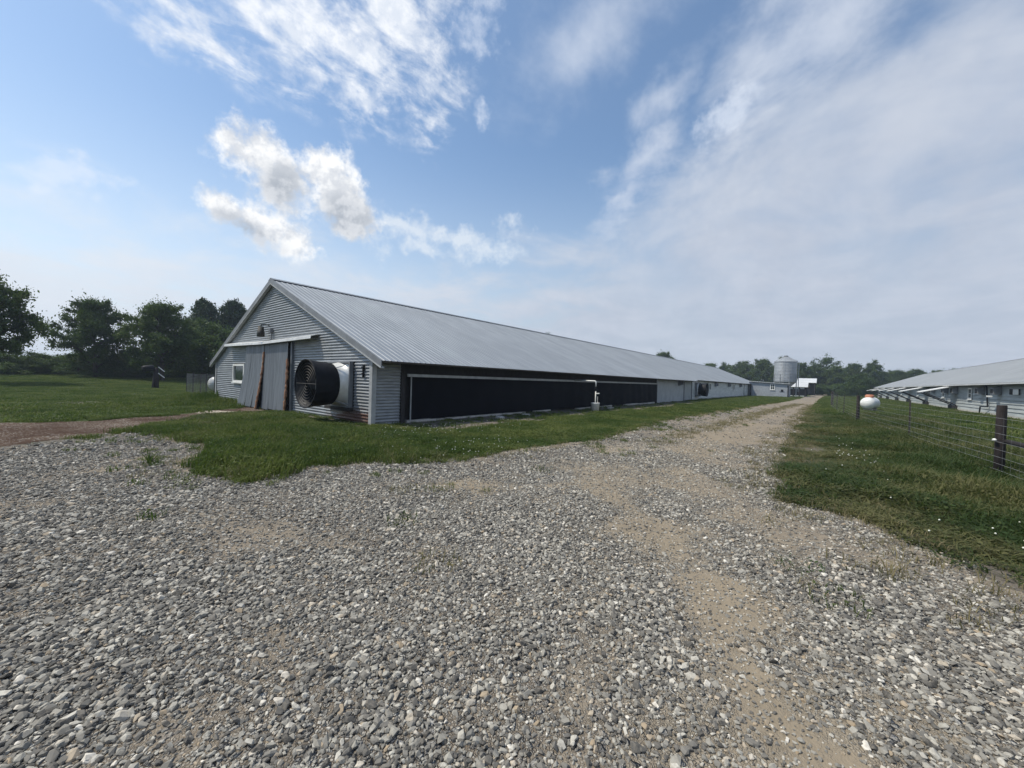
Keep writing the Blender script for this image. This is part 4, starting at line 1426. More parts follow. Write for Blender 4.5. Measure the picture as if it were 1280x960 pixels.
def far_shed(name, label, x, y, lx, ly, eave, ridge, open_front):
    e = empty(name, (x, y, 0)); tag(e, label, 'shed')
    hx, hy = lx / 2, ly / 2
    for s in (-1, 1):
        t_ = MB()
        t_.prism([(s * (hx + .3), -hy - .4, eave), (0, -hy - .4, ridge), (0, -hy - .4, ridge + .08), (s * (hx + .3), -hy - .4, eave + .08)], (0, ly + .8, 0)); t_.build('roof', M['lighttrim'], e)
    for s in (-1, 1):
        for k in range(4):
            yy = -hy + ly * k / 3
            t_ = MB(); t_.box(s * hx - .1, s * hx + .1, yy - .1, yy + .1, -0.1, eave + .05); t_.build('post', M['darkwood'], e)
    t_ = MB(); t_.box(hx - 0.2, hx - 0.12, -hy, hy, 0, eave); t_.build('wall', M['darkwood'], e)
    for s in (-1, 1):
        t_ = MB(); t_.prism([(-hx, s * hy, eave), (hx, s * hy, eave), (0, s * hy, ridge)], (0, 0.06, 0)); t_.build('gable', M['darkwood'], e)
    if not open_front:
        t_ = MB(); t_.box(-hx, -hx + 0.1, -hy + .2, hy - .2, -0.1, eave); t_.build('wall', M['plank'], e)
        for k in range(3):
            t_ = MB(); yy = -hy + ly * (k + .5) / 3; t_.box(-hx - 0.03, -hx - 0.004, yy - .5, yy + .5, 0.2, 1.6); t_.build('opening', M['black'], e)
    return e


far_shed('pole_shed', 'open dark pole shed with bright white roof right of the feed bin', 128, -7.6, 8, 3.4, 3.3, 4.5, True)
far_shed('storage_shed', 'small low shed with pale sloping roof just behind the block shed', 103, -6.6, 7, 3.2, 2.0, 3.0, False)

# ------------------------------------------------------------------ the barn on the right
RB_Y, RB0, RB1 = -22.0, 24.0, 132.0
REZ, REY, RRY, RRZ = 2.50, -21.35, -30.4, 6.15
rslope = (RRZ - REZ) / (RRY - REY)
rb = empty('poultry_barn', (RB0, RB_Y, 0))
tag(rb, 'long barn with pale plank walls behind the wire fence on the right', 'barn')
O = (-RB0, -RB_Y, 0)
B = lambda mb, nm, mt, par=rb, sm=False: mb.build(nm, mt, par, sm, loc=(O if par is rb else None))
t_ = MB(); t_.prism([(RB0 - 0.3, REY - 0.04, REZ - 0.055), (RB0 - 0.3, RRY, RRZ - 0.055), (RB0 - 0.3, RRY, RRZ - 0.02), (RB0 - 0.3, REY - 0.04, REZ - 0.02)], (RB1 - RB0 + 0.6, 0, 0))
rroof = B(t_, 'roof', M['deck'])
pm3 = rib_panel('right_roof_panel', REY, REZ, RRY, RRZ, PW, M['roof_right'])
lay_panels('roof_panel', pm3, rroof, RB0 - 0.3, RB1 + 0.3)
t_ = MB(); t_.prism([(RB0 - 0.3, RRY, RRZ), (RB0 - 0.3, 2 * RRY - REY, REZ), (RB0 - 0.3, 2 * RRY - REY, REZ - 0.04), (RB0 - 0.3, RRY, RRZ - 0.05)], (RB1 - RB0 + 0.6, 0, 0)); B(t_, 'back_roof_slope', M['roof_right'])
t_ = MB(); t_.prism([(RB0 - 0.3, RRY - 0.25, RRZ - 0.06), (RB0 - 0.3, RRY, RRZ + 0.05), (RB0 - 0.3, RRY + 0.25, RRZ - 0.06), (RB0 - 0.3, RRY, RRZ + 0.03)], (RB1 - RB0 + 0.6, 0, 0)); B(t_, 'ridge_cap', M['trim'])
t_ = MB(); t_.box(RB0 - 0.3, RB1 + 0.3, REY - 0.02, REY + 0.012, REZ - 0.11, REZ - 0.01); B(t_, 'eave_trim', M['lighttrim'])
t_ = MB(); t_.box(RB0, RB1, RB_Y - 0.12, RB_Y - 0.06, -0.2, 2.70); rwall = B(t_, 'wall', M['darkwood'])
for xa in np.arange(RB0, RB1 - 1, 9.0):
    for k in range(9):
        z0 = 0.16 + k * 0.275
        t_ = MB(); xb = min(xa + 8.99, RB1)
        t_.prism([(xa, RB_Y + 0.014, z0), (xa, RB_Y - 0.058, z0), (xa, RB_Y - 0.058, z0 + 0.278), (xa, RB_Y - 0.045, z0 + 0.278)], (xb - xa, 0, 0))
        t_.build('siding_plank', M['plank_grey'], rwall)
t_ = MB(); t_.box(RB0, RB1, RB_Y - 0.10, RB_Y + 0.02, -0.2, 0.155); B(t_, 'footing', M['concrete'])
for xe in (RB0, RB1 - 0.08):
    t_ = MB(); yb_ = 2 * RRY - RB_Y
    t_.prism([(xe, RB_Y - 0.13, -0.2), (xe, yb_, -0.2), (xe, yb_, 2.6), (xe, RRY, RRZ - 0.12), (xe, RB_Y - 0.13, 2.68)], (0.08, 0, 0)); B(t_, 'end_wall', M['plank'])
t_ = MB(); t_.box(RB0, RB1, 2 * RRY - RB_Y, 2 * RRY - RB_Y + 0.08, -0.2, 2.6); B(t_, 'back_wall', M['plank'])
for x in (46.6, 57.0, 72.5, 88.0):
    window(rwall, lambda u, o, z, x=x: (x + u, RB_Y + 0.016 + o, 1.15 + z), 1.15, 1.05, 0.14, 0.05, 2, 1)


def rfan(x, z, s=0.75):
    t_ = MB()
    t_.prism([(x, RB_Y + 0.015, z), (x, RB_Y + 0.42, z + 0.05), (x, RB_Y + 0.42, z + s * 0.7), (x, RB_Y + 0.015, z + s * 0.92)], (s, 0, 0))
    f = B(t_, 'fan_hood', M['trim'])
    t2 = MB(); t2.box(x + 0.06, x + s - 0.06, RB_Y + 0.423, RB_Y + 0.427, z + 0.1, z + s * 0.65); t2.build('louvre', M['black'], f)


for x in (43.0, 39.0, 51.5, 55.5, 62.0):
    rfan(x, 1.62)
t_ = MB(); t_.box(35.4, 37.2, RB_Y + 0.016, RB_Y + 0.06, 1.68, 2.08); vt = B(t_, 'vent', M['black'])
t_ = MB(); t_.box(35.4, 36.4, RB_Y + 0.064, RB_Y + 0.09, 1.68, 2.06); t_.build('vent_flap', M['white'], vt)
t_ = MB(); t_.box(39.0, 40.0, RB_Y + 0.45, RB_Y + 0.55, 1.44, 1.56); B(t_, 'light_box', M['white'])
t_ = MB(); t_.tube([(42.2, RB_Y + 0.10, 2.5), (41.6, RB_Y + 0.12, 0.65)], 0.05, 6); t_.tube([(41.6, RB_Y + 0.12, 0.65), (42.4, RB_Y + 0.35, 0.62), (42.6, RB_Y + 0.35, 0.0)], 0.05, 6); B(t_, 'drain_pipe', M['black'])
for k, x in enumerate((51.6, 65.5, 79.0, 92.0, 106.0, 119.0)):
    t_ = MB()
    t_.prism([(x, RB_Y + 0.05, 2.40), (x, RB_Y + 2.6, 1.66), (x, RB_Y + 2.6, 1.74), (x, RB_Y + 0.05, 2.48)], (2.3, 0, 0))
    aw = B(t_, 'awning', M['white'])
    for xo in (0.1, 2.2):
        t_ = MB(); t_.tube([(x + xo, RB_Y + 2.4, 1.68), (x + xo, RB_Y + 0.05, 0.45)], 0.06, 6); t_.build('brace', M['darkwood'], aw)
    t_ = MB(); t_.box(x - 0.1, x + 2.4, RB_Y + 0.02, RB_Y + 0.25, 0.0, 0.42); t_.build('brace_foot', M['darkwood'], aw)

# ------------------------------------------------------------------ fence on the right
fence = empty('wire_fence', (4.86, -14.33, 0))
tag(fence, 'wire fence with dark posts running beside the gravel road on the right', 'fence')
FO = (-4.86, 14.33, 0)
FP = [(-1.2, -14.85), (4.86, -14.33), (10.45, -13.75), (19.18, -12.93), (25.5, -12.58), (32, -12.35), (38.5, -12.2), (45, -12.15), (52, -12.2), (59, -12.3), (66, -12.4), (74, -12.6), (82, -12.9), (90, -13.2)]
gzf = lambda x, y: float(zg(np.array(x), np.array(y)))
WOOD = {0, 1, 3, 7, 11}
for i, (x, y) in enumerate(FP):
    z0 = gzf(x, y)
    rr = random.Random(i)
    t_ = MB()
    if i in WOOD:
        tx = 0.02 if i == 1 else rr.uniform(-.03, .03)
        h = (1.47, 1.45)[i != 1]
        t_.tube([(x, y, z0 - 0.25), (x + tx * .5, y - tx * .3, z0 + h * .5), (x + tx, y - tx * .6, z0 + h - 0.02), (x + tx, y - tx * .6, z0 + h)], [0.078, 0.075, 0.072, 0.064] if i < 2 else [.07, .068, .066, .06], 12)
        t_.build('post', M['post'], fence, True, loc=FO)
    else:
        tx = rr.uniform(-.05, .05)
        h = 1.42 if i == 2 else rr.uniform(1.35, 1.5)
        t_.prism([(x - .028, y - .004, z0 - .2), (x + .028, y - .004, z0 - .2), (x + .028, y + .004, z0 - .2), (x - .028, y + .004, z0 - .2)], (tx, 0, h + .2))
        t_.prism([(x - .004, y + .005, z0 - .2), (x + .004, y + .005, z0 - .2), (x + .004, y + .036, z0 - .2), (x - .004, y + .036, z0 - .2)], (tx, 0, h + .2))
        t_.build('post', M['tpost'], fence, loc=FO)
WZ = (0.10, 0.22, 0.34, 0.47, 0.61, 0.76, 0.92, 1.08, 1.22)
for wz in WZ:
    t_ = MB(); pts = []
    for i, (x, y) in enumerate(FP):
        off = 0.092 if i in WOOD else 0.045
        pts.append((x, y + off, gzf(x, y) + wz))
        if i < len(FP) - 1:
            xn, yn = FP[i + 1]
            pts.append(((x + xn) / 2, (y + yn) / 2 + 0.06, (gzf(x, y) + gzf(xn, yn)) / 2 + wz - 0.015))
    t_.tube(pts, 0.0024, 4)
    t_.build('wire', M['wire'], fence, loc=FO)
t_ = MB()
for (x0, y0), (x1, y1) in zip(FP[:7], FP[1:8]):
    n = int(math.hypot(x1 - x0, y1 - y0) / 0.32)
    for k in range(1, n):
        q = k / n
        x, y = x0 + (x1 - x0) * q, y0 + (y1 - y0) * q + 0.062
        z0 = gzf(x, y)
        t_.tube([(x, y, z0 + WZ[0] - 0.01), (x, y, z0 + WZ[-1] - 0.01)], 0.0007, 3, False)
o = t_.build('stay_wires', M['wire'], fence, loc=FO); o['kind'] = 'stuff'
t_ = MB(); t_.tube([(4.80, -14.40, 0.74), (-1.15, -14.9, 0.72)], 0.045, 10); t_.build('brace_rail', M['post'], fence, True, loc=FO)
t_ = MB(); t_.lathe([(-0.04, 0.001), (-0.03, 0.022), (0.0, 0.03), (0.03, 0.022), (0.04, 0.001)], (4.78, -14.24, 0.76), (1, 0.3, 0), 10); t_.build('insulator', M['pvc'], fence, True, loc=FO)


# ------------------------------------------------------------------ propane tanks
def gas_tank(x, y, rz, L_, r_, label, dome):
    z0 = gzf(x, y)
    e = empty('gas_tank', (x, y, z0), rz); tag(e, label, 'gas tank', 'white gas tanks')
    pr = []
    n = 8
    for i in range(n + 1):
        an = math.pi / 2 * i / n
        pr.append((-L_ / 2 + r_ * 0.75 * (1 - math.sin(an)) - 0.0, max(0.001, r_ * math.cos(an)))) if False else None
    prof_ = []
    for i in range(n + 1):
        an = math.pi / 2 * (1 - i / n)
        prof_.append((-L_ / 2 + r_ * 0.8 - r_ * 0.8 * math.sin(an), max(0.001, r_ * math.cos(an))))
    prof_ += [(-t, q) for t, q in prof_[::-1]]
    t_ = MB(); t_.lathe(prof_, (0, 0, r_ + 0.16), (1, 0, 0), 28); b = t_.build('shell', M['tank'], e, True)
    for s in (-1, 1):
        t_ = MB(); t_.box(s * L_ * .27 - .06, s * L_ * .27 + .06, -r_ * .6, r_ * .6, -0.05, 0.36); t_.build('foot', M['concrete'], e)
    if dome:
        t_ = MB(); zt = 2 * r_ + 0.14
        t_.lathe([(0, 0.30), (0.16, 0.30), (0.20, 0.285), (0.245, 0.20), (0.25, 0.001)], (-L_ * 0.12, 0, zt), (0, 0, 1), 20); d = t_.build('dome', M['orange'], e, True)
    return e


gas_tank(38.0, -14.62, R(-14), 2.5, 0.50, 'white gas tank with orange dome in the pasture behind the fence', True)
gas_tank(3.2, 24.4, R(12), 3.6, 0.52, 'rounded white gas tank half hidden behind the far left corner of the barn', False)

# ------------------------------------------------------------------ wire pen beside the barn's far corner
pen = empty('wire_pen', (0.3, 20.5, 0))
tag(pen, 'dark welded wire fence panels between the barn corner and the left field', 'fence')
PO = (-0.3, -20.5, 0)
ppos = [(0.3, 16.75), (0.35, 18.2), (0.35, 20.0), (0.4, 21.6), (0.4, 23.4), (0.5, 25.6)]
for i, (x, y) in enumerate(ppos):
    t_ = MB(); z0 = gzf(x, y); t_.tube([(x, y, z0 - .1), (x + random.uniform(-.04, .04), y + random.uniform(-.04, .04), z0 + random.uniform(1.35, 1.55))], 0.032, 6); t_.build('post', M['tpost'], pen, loc=PO)
for (x0, y0), (x1, y1) in zip(ppos[:-1], ppos[1:]):
    t_ = MB()
    for k in range(13):
        z = 0.06 + k * 0.11
        t_.tube([(x0, y0, gzf(x0, y0) + z), (x1, y1, gzf(x1, y1) + z)], 0.006, 3, False)
    n = int((y1 - y0) / 0.12)
    for k in range(n + 1):
        q = k / n; x, y = x0 + (x1 - x0) * q, y0 + (y1 - y0) * q
        t_.tube([(x - .008, y, gzf(x, y) + .05), (x - .008, y, gzf(x, y) + 1.40)], 0.006, 3, False)
    t_.build('mesh_panel', M['wire'], pen, loc=PO)

# old leaning post with a barrel on top
hx_, hy_ = -0.35, 31.0
hz_ = gzf(hx_, hy_)
hp = empty('barrel_post', (hx_, hy_, hz_))
tag(hp, 'dark leaning post with a black barrel and two pale braces in the left field', 'post')
t_ = MB(); t_.tube([(-0.10, -0.25, -0.1), (-0.02, 0.0, 0.8), (0.0, 0.12, 1.65)], [0.24, 0.19, 0.15], 10); t_.build('trunk_post', M['post'], hp, True)
t_ = MB(); t_.lathe([(-.36, .001), (-.36, .20), (-.25, .25), (.25, .25), (.36, .20), (.36, .001)], (-0.50, 0.05, 1.60), (1, 0.15, 0.16), 16); t_.build('barrel', M['black'], hp, True)
for k in (0, 1):
    t_ = MB(); t_.tube([(0.10, -0.10, 1.74 - k * .50), (0.48, -0.2, 1.36 - k * .50)], 0.035, 6); t_.build('brace', M['white'], hp)

# ------------------------------------------------------------------ bucket and standpipe by the curtain
bk = empty('bucket', (13.05, -1.5, gzf(13.05, -1.5)))
tag(bk, 'white plastic bucket under the standpipe in front of the black curtain', 'bucket')
t_ = MB(); t_.lathe([(0.0, 0.001), (0.0, 0.20), (0.44, 0.235), (0.45, 0.245), (0.50, 0.245), (0.50, 0.225), (0.04, 0.19), (0.04, 0.001)], (0, 0, 0), (0, 0, 1), 24); t_.build('body', M['pvc'], bk, True)
t_ = MB(); t_.tube([(0.0, 0.24, 0.44), (0.08, 0.28, 0.3), (0.10, 0.26, 0.22), (0.08, 0.0, 0.2), (0.05, -0.24, 0.3), (0, -0.245, 0.44)], 0.006, 5); t_.build('handle', M['wire'], bk)
pz = gzf(13.05, -1.4)
pp = empty('standpipe', (13.05, -1.4, pz))
tag(pp, 'white plastic water pipe rising out of the bucket and bending to the wall', 'pipe')
t_ = MB(); t_.tube([(0, -0.1, 0.10), (0, -0.1, 1.16)], 0.033, 10); t_.build('riser', M['pvc'], pp, True)
t_ = MB(); t_.tube([(0, -0.1, 1.16), (0, -0.1, 1.42)], 0.045, 10); t_.build('coupling', M['black'], pp, True)
t_ = MB(); t_.tube([(0, -0.1, 1.42), (0, -0.1, 1.66), (0, -0.08, 1.70), (0, -0.03, 1.72), (0, 1.26, 1.74)], 0.038, 10); t_.build('elbow_pipe', M['pvc'], pp, True)
t_ = MB(); t_.tube([(0, -0.1, 1.02), (0.02, -0.26, 1.02)], 0.035, 8); t_.lathe([(0, .001), (0, .06), (.05, .06), (.06, .001)], (0.02, -0.27, 1.0), (0, 0, 1), 10); t_.build('valve', M['pvc'], pp, True)
t_ = MB(); t_.tube([(0.02, -0.22, 0.12), (0.02, -0.22, 0.86)], 0.014, 6); t_.build('thin_pipe', M['pvc'], pp)
t_ = MB(); t_.tube([(0, -0.07, 0.9), (-0.2, 0.2, 1.05), (-0.45, 0.8, 1.45), (-0.5, 1.2, 1.6)], 0.012, 5); t_.build('hose', M['black'], pp, True)

# rubble along the wall
for k, (x, y, w, d, h, rz, lb) in enumerate(((5.3, -1.05, 0.75, 0.42, 0.10, 0.4, 'largest pale concrete slab lying in the dirt under the curtain'),
                                            (7.4, -0.85, 0.5, 0.3, 0.09, -0.3, 'flat grey concrete piece between the pale slab and the bucket'),
                                            (16.2, -1.0, 0.9, 0.35, 0.08, 0.1, 'thin concrete slab on the dirt just beyond the bucket'))):
    z0 = gzf(x, y)
    o = empty('concrete_slab', (x, y, z0), rz)
    rr = random.Random(80 + k)
    ring = [(math.cos(a) * w / 2 * rr.uniform(.75, 1.1), math.sin(a) * d / 2 * rr.uniform(.75, 1.1)) for a in np.linspace(0, 6.283, 8)[:-1]]
    t_ = MB(); n = len(ring)
    t_.add([(a, b, -0.03) for a, b in ring] + [(a, b, h * 0.8) for a, b in ring] + [(a * .9, b * .9, h + rr.uniform(-.01, .01)) for a, b in ring],
           [(i, (i + 1) % n, (i + 1) % n + n, i + n) for i in range(n)] + [(i + n, (i + 1) % n + n, (i + 1) % n + 2 * n, i + 2 * n) for i in range(n)] + [tuple(range(2 * n, 3 * n))])
    me = t_.mesh('concrete_slab', M['concrete'])
    bpy.data.objects.remove(o)
    o = link('concrete_slab', me, None, None, (x, y, z0), (0, 0.04, rz))
    tag(o, lb, 'concrete slab', 'rubble along the barn wall')

# ------------------------------------------------------------------ weeds standing in the gravel
def spiky(name, x, y, n, h, w, label, cat, mat, group=None, seed=1):
    rr = random.Random(seed)
    e = empty(name, (x, y, gzf(x, y))); tag(e, label, cat, group)
    me = None
    for k in range(n):
        a = rr.uniform(0, 6.283); hh = h * rr.uniform(.55, 1.1); ln = hh * rr.uniform(.2, .9)
        ox, oy = math.cos(a), math.sin(a); mb = MB(); vs = []
        for j in range(5):
            q = j / 4
            r_ = 0.02 + ln * q ** 1.6; z = hh * (q - 0.18 * q ** 3); ww = w * (1 - q ** 1.5) + 0.0005
            vs += [(ox * r_ - oy * ww, oy * r_ + ox * ww, z), (ox * r_ + oy * ww, oy * r_ - ox * ww, z)]
        mb.add(vs, [(2 * j, 2 * j + 1, 2 * j + 3, 2 * j + 2) for j in range(4)])
        mb.build('leaf', mat, e)
    return e


spiky('weed_clump', -5.81, -2.67, 16, 0.36, 0.012, 'spiky tall grass clump standing alone in the gravel left of the lawn', 'weed', M['weed'], seed=4)
weeds = [(-3.75, -6.95, 'weed patch in the gravel halfway between the lawn tip and the stone heap'), (-3.35, -7.25, 'weed patch just right of the one below the lawn tip'),
         (-4.45, -7.95, 'low weed left of the loose stone heap in mid yard'), (-4.9, -9.0, 'small weed nearest the centre of the open gravel'),
         (-2.75, -11.45, 'green weed in the coarse stones right of the bare wheel track'), (-3.25, -11.75, 'low weed in the coarse stones close to the lower right of the yard'),
         (-2.35, -12.15, 'weed close to the right verge among coarse stones'), (-1.2, -7.6, 'thin weed at the lawn edge where the road leaves the yard'),
         (-5.75, -4.6, 'weed in the gravel just below the grass island'), (-6.0, -3.5, 'flat weed below the spiky grass clump')]
for k, (x, y, lb) in enumerate(weeds):
    me = tuft_mesh('small_weed', 200 + k % 5, 40, 0.085, 0.22, 0.004, 1.1, 16)
    me.materials.append(M['weed'] if k % 3 else M['dry'])
    o = link('weed', me, None, None, (x, y, gzf(x, y) + 0.012), (0, 0, k * 1.3), (1, 1, random.uniform(.7, 1.3)))
    tag(o, lb, 'weed', 'small weeds growing in the gravel')


# ------------------------------------------------------------------ trees
def tree_meshes(seed, h, crown_w, trunk_h, n_limb, leaf, leaves_per, lm, droop=0.0, sparse=1.0):
    """trunk with limbs, and a crown of leaf faces gathered at the twig ends; height h, base at 0"""
    rr = random.Random(seed)
    wood = MB()
    tips = []
    top = Vector((rr.uniform(-.04, .04) * h, rr.uniform(-.04, .04) * h, h * 0.80))
    tr = h * 0.024
    wood.tube([(0, 0, -0.2), (top.x * .2, top.y * .2, trunk_h), (top.x * .6, top.y * .6, (trunk_h + top.z) / 2), top], [tr * 1.35, tr, tr * .55, tr * .12], 8)
    for i in range(n_limb):
        q = (i + rr.random()) / n_limb
        z0 = trunk_h * 0.85 + (top.z - trunk_h) * q * 0.95
        st = Vector((top.x * z0 / h, top.y * z0 / h, z0))
        a = i * 2.399 + rr.uniform(-.5, .5)
        prof_ = math.sin(math.pi * min(1, (0.16 + 0.84 * q)) ** 0.9) ** 0.7
        reach = crown_w / 2 * max(0.25, prof_) * rr.uniform(0.72, 1.10)
        rise = h * (0.05 + 0.16 * rr.random()) * (1 - 0.3 * q) - droop * reach
        en = st + Vector((math.cos(a) * reach, math.sin(a) * reach, rise))
        mid = st.lerp(en, 0.5) + Vector((0, 0, reach * 0.10))
        wood.tube([st, mid, en], [tr * .42, tr * .25, tr * .07], 5)
        nb = 9
        for k in range(nb):
            f = 0.35 + 0.65 * (k + rr.random()) / nb
            p = st.lerp(mid, f * 2) if f < .5 else mid.lerp(en, f * 2 - 1)
            dv = Vector((rr.gauss(0, 1), rr.gauss(0, 1), rr.gauss(0.25, .7))).normalized() * crown_w * rr.uniform(.06, .15)
            wood.tube([p, p + dv], [tr * .12, tr * .03], 4, False)
            tips.append((p + dv, crown_w * rr.uniform(.035, .075)))
        tips.append((en, crown_w * 0.06))
    for k in range(5):
        tips.append((top + Vector((rr.gauss(0, .05) * h, rr.gauss(0, .05) * h, rr.uniform(-.03, .14) * h)), crown_w * .075))
    r_ = np.random.default_rng(seed)
    V, F = [], []
    cnt = int(leaves_per * sparse)
    C_ = np.repeat(np.array([tuple(t[0]) for t in tips]), cnt, 0)
    S_ = np.repeat(np.array([t[1] for t in tips]), cnt)
    g = r_.normal(0, 1, (len(C_), 3))
    g /= np.maximum(np.linalg.norm(g, axis=1)[:, None], 1e-6)
    g *= (np.abs(r_.normal(0, 0.75, len(C_))))[:, None]
    c = C_ + g * S_[:, None] * np.array([1.25, 1.25, 0.85])
    u = r_.normal(0, 1, (len(c), 3)); u /= np.linalg.norm(u, axis=1)[:, None]
    w = r_.normal(0, 1, (len(c), 3)) + np.array([0, 0, 0.6])
    v = np.cross(u, w); v /= np.maximum(np.linalg.norm(v, axis=1)[:, None], 1e-6)
    s = leaf * np.exp(r_.normal(0, .3, len(c)))[:, None]
    quad = np.stack([c - u * s, c - v * s * .55, c + u * s, c + v * s * .55], 1)
    me = bpy.data.meshes.new('crown')
    n = len(c)
    me.vertices.add(4 * n); me.vertices.foreach_set('co', quad.astype(np.float32).ravel())
    me.loops.add(4 * n); me.loops.foreach_set('vertex_index', np.arange(4 * n))
    me.polygons.add(n); me.polygons.foreach_set('loop_start', np.arange(0, 4 * n, 4))
    me.update(); me.validate()
    me.materials.append(lm)
    return wood.mesh('trunk', M['bark'], True), me


def cedar_meshes(seed, h, w, lm):
    rr = random.Random(seed)
    wood = MB(); wood.tube([(0, 0, -.2), (0.05, 0, h * .5), (0, 0, h * .97)], [h * .02, h * .012, .01], 6)
    r_ = np.random.default_rng(seed)
    tips = []
    for i in range(150):
        q = rr.random() ** 0.8
        a = rr.uniform(0, 6.283)
        z = h * (0.06 + 0.92 * q)
        rad = w / 2 * (1 - q) ** 0.62 * rr.uniform(.55, 1.15) + 0.1
        e = Vector((math.cos(a) * rad, math.sin(a) * rad, z + rad * .35))
        wood.tube([(0, 0, z), e], [.04, .012], 3, False)
        tips.append((e, 0.42 + 0.25 * (1 - q)))
        tips.append((e * 0.6 + Vector((0, 0, z * .4)), 0.5))
    cnt = 62
    C_ = np.repeat(np.array([tuple(t[0]) for t in tips]), cnt, 0); S_ = np.repeat(np.array([t[1] for t in tips]), cnt)
    c = C_ + r_.normal(0, .5, (len(C_), 3)) * S_[:, None] * np.array([1, 1, 1.2])
    u = r_.normal(0, .5, (len(c), 3)) + np.array([0, 0, .8]); u /= np.linalg.norm(u, axis=1)[:, None]
    v = np.cross(u, r_.normal(0, 1, (len(c), 3))); v /= np.maximum(np.linalg.norm(v, axis=1)[:, None], 1e-6)
    s = 0.15 * np.exp(r_.normal(0, .3, len(c)))[:, None]
    quad = np.stack([c - u * s, c - v * s * .4, c + u * s, c + v * s * .4], 1)
    me = bpy.data.meshes.new('crown'); n = len(c)
    me.vertices.add(4 * n); me.vertices.foreach_set('co', quad.astype(np.float32).ravel())
    me.loops.add(4 * n); me.loops.foreach_set('vertex_index', np.arange(4 * n))
    me.polygons.add(n); me.polygons.foreach_set('loop_start', np.arange(0, 4 * n, 4))
    me.update(); me.validate(); me.materials.append(lm)
    return wood.mesh('trunk', M['bark'], True), me


T = {
    'oak': tree_meshes(3, 10, 9.0, 2.2, 24, 0.105, 210, M['leaf']),
    'round': tree_meshes(8, 10, 9.5, 1.2, 26, 0.105, 210, M['leaf']),
    'tall': tree_meshes(14, 10, 6.5, 2.4, 22, 0.10, 200, M['leaf']),
    'airy': tree_meshes(21, 10, 8.0, 3.0, 20, 0.09, 180, M['leaf2'], 0.0, 0.42),
    'bushy': tree_meshes(33, 10, 15.0, 0.2, 26, 0.14, 200, M['leaf2'], 0.15),
    'cedar': cedar_meshes(5, 10, 6.2, M['cedar']),
}


def plant(kind, azd, dist_, top_el, label, sxy=1.0, group='', name='tree', cat='tree', lower=0.0):
    x = CAM.x + dist_ * math.cos(R(azd)); y = CAM.y + dist_ * math.sin(R(azd))
    z0 = gzf(x, y) - lower
    h = CAM.z + dist_ * math.tan(R(top_el)) - z0
    s = h / 10.0
    rz = random.uniform(0, 6.283)
    e = empty(name, (x, y, z0), rz)
    e.scale = (s * sxy, s * sxy, s)
    tag(e, label, cat, group)
    link('trunk', T[kind][0], e)
    link('crown', T[kind][1], e)
    return e


GL, GR_, GB = 'trees edging the left field', 'tree line beyond the end of the road', 'trees behind the right barn'
plant('oak', 92.3, 50, 9.0, 'tall spreading tree at the far left edge of the field', 0.74, GL)
plant('round', 85.4, 62, 7.5, 'broad dark tree in the middle of the left tree group', 0.74, GL)
plant('round', 80.4, 58, 8.0, 'broad tree with pale leaf edges left of the two cedars', 0.80, GL)
plant('bushy', 76.2, 62, 5.9, 'rounded shorter tree sloping down to the barn gable', 0.95, GL)
plant('cedar', 76.9, 78, 7.8, 'dark pointed cedar, left one of the pair behind the gable', 1.15, GL, 'cedar_tree')
plant('cedar', 74.1, 80, 8.1, 'dark pointed cedar nearest the barn gable, right one of the pair', 1.15, GL, 'cedar_tree')
for k, (a, d, e, lb) in enumerate(((91.5, 66, 1.4, 'low dark hedge bush at the far left edge below the tall tree'), (89.0, 68, 1.3, 'low hedge bush between the tall left tree and the broad dark tree'),
                                   (86.6, 70, 1.5, 'low hedge bush at the foot of the broad dark tree'), (83.5, 64, 1.7, 'low hedge bush at the foot of the left tree group, near the leaning post'),
                                   (79.0, 66, 2.2, 'low hedge bush just above the wire pen'))):
    plant('bushy', a, d, e, lb, 1.7, 'hedge bushes along the left field', 'hedge_bush', 'bush', 0.3)
plant('round', 17.5, 150, 4.9, 'tree crown showing above the barn roof before the tree line starts', 0.7, GR_)
plant('oak', 33.4, 130, 7.6, 'tree tip just peeping over the barn ridge', 0.4, GR_)
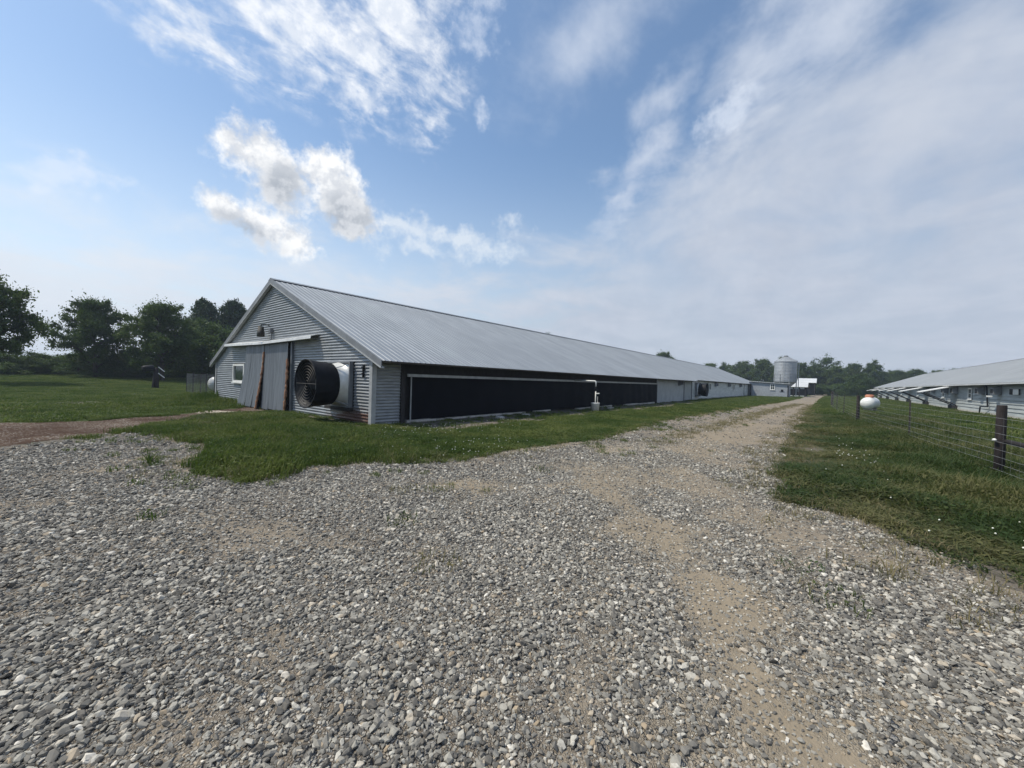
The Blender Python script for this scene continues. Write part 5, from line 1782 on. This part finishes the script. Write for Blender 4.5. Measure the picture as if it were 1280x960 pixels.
for k, (kd, a, d, e, s, lb) in enumerate((
        ('round', 12.0, 190, 3.3, 0.9, 'leftmost tree of the line above the barn roof'),
        ('tall', 10.2, 185, 3.4, 1.0, 'narrow tree second from the left above the barn roof'),
        ('oak', 8.4, 180, 3.6, 1.0, 'rounded tree above the far end of the barn roof'),
        ('round', 6.2, 172, 3.9, 0.8, 'domed tree just left of the feed bin'),
        ('tall', 4.2, 180, 4.1, 0.8, 'tree whose top shows just over the feed bin roof'),
        ('round', 2.3, 168, 3.4, 0.8, 'dark tree just right of the feed bin'),
        ('tall', 1.2, 172, 3.2, 0.9, 'dark tree behind the white roofed pole shed'),
        ('airy', 0.1, 176, 4.3, 0.95, 'thin open tree, tallest above the end of the road'),
        ('oak', -0.8, 170, 3.0, 0.9, 'dark tree right of the thin open tree'),
        ('round', -2.3, 182, 3.3, 0.7, 'dark tree above the fence end, left of the tall narrow one'),
        ('tall', -3.9, 180, 3.6, 0.85, 'tall narrow tree just left of the right barn roof'))):
    plant(kd, a, d, e, lb, s, GR_)
plant('bushy', -2.9, 138, 1.9, 'pale rounded bush where the road ends beside the fence', 0.95, GR_, 'bush', 'bush')
for k, (a, d, e, lb) in enumerate(((1.6, 150, 0.55, 'low green bush at the road end, left one'), (0.3, 142, 0.6, 'low green bush closing off the road end, middle one'), (-1.0, 146, 0.7, 'low green bush at the road end beside the fence'))):
    plant('bushy', a, d, e, lb, 1.6, 'low bushes at the end of the road', 'bush', 'bush')
for k, (kd, a, e, s, lb) in enumerate((('round', -5.7, 2.5, 0.9, 'tree at the far tip of the right barn roof'), ('oak', -7.3, 2.6, 0.9, 'second tree above the right barn roof'),
                                     ('round', -8.7, 2.5, 0.9, 'third tree along the right barn roof'), ('oak', -9.8, 2.65, 0.8, 'fourth tree barely clearing the right barn roof'), ('round', -10.7, 2.75, 0.7, 'last small crown over the right barn ridge'))):
    plant(kd, a, 195, e, lb, s, GB)
# dark understory that fills the foot of the far tree line
for k, (a, d) in enumerate(((11.0, 195), (9.0, 190), (7.0, 186), (5.0, 184), (3.2, 180), (1.6, 178), (0.2, 184), (-1.6, 186), (-3.2, 190), (-4.9, 192), (-6.5, 200))):
    plant('bushy', a, d, 2.0 + 0.25 * math.sin(k * 2.1), 'dark undergrowth filling in between the far tree trunks', 0.75, 'undergrowth below the far tree line', 'undergrowth', 'undergrowth')

# ------------------------------------------------------------------ hazy summer air
mt = bpy.data.materials.new('summer_haze')
mt.use_nodes = True
t = NT(mt.node_tree)
out = t.n('ShaderNodeOutputMaterial')
pv = t.n('ShaderNodeVolumePrincipled')
pv.inputs['Color'].default_value = (0.70, 0.83, 1.0, 1.0)
pv.inputs['Density'].default_value = 0.0006
pv.inputs['Anisotropy'].default_value = 0.2
t.t.links.new(pv.outputs[0], out.inputs['Volume'])
hb = MB(); hb.box(-1100, 1100, -1100, 1100, -1.5, 18.0)
haze = hb.build('haze', mt)
tag(haze, 'thin bluish summer haze lying over the farm', 'haze', kind='stuff')
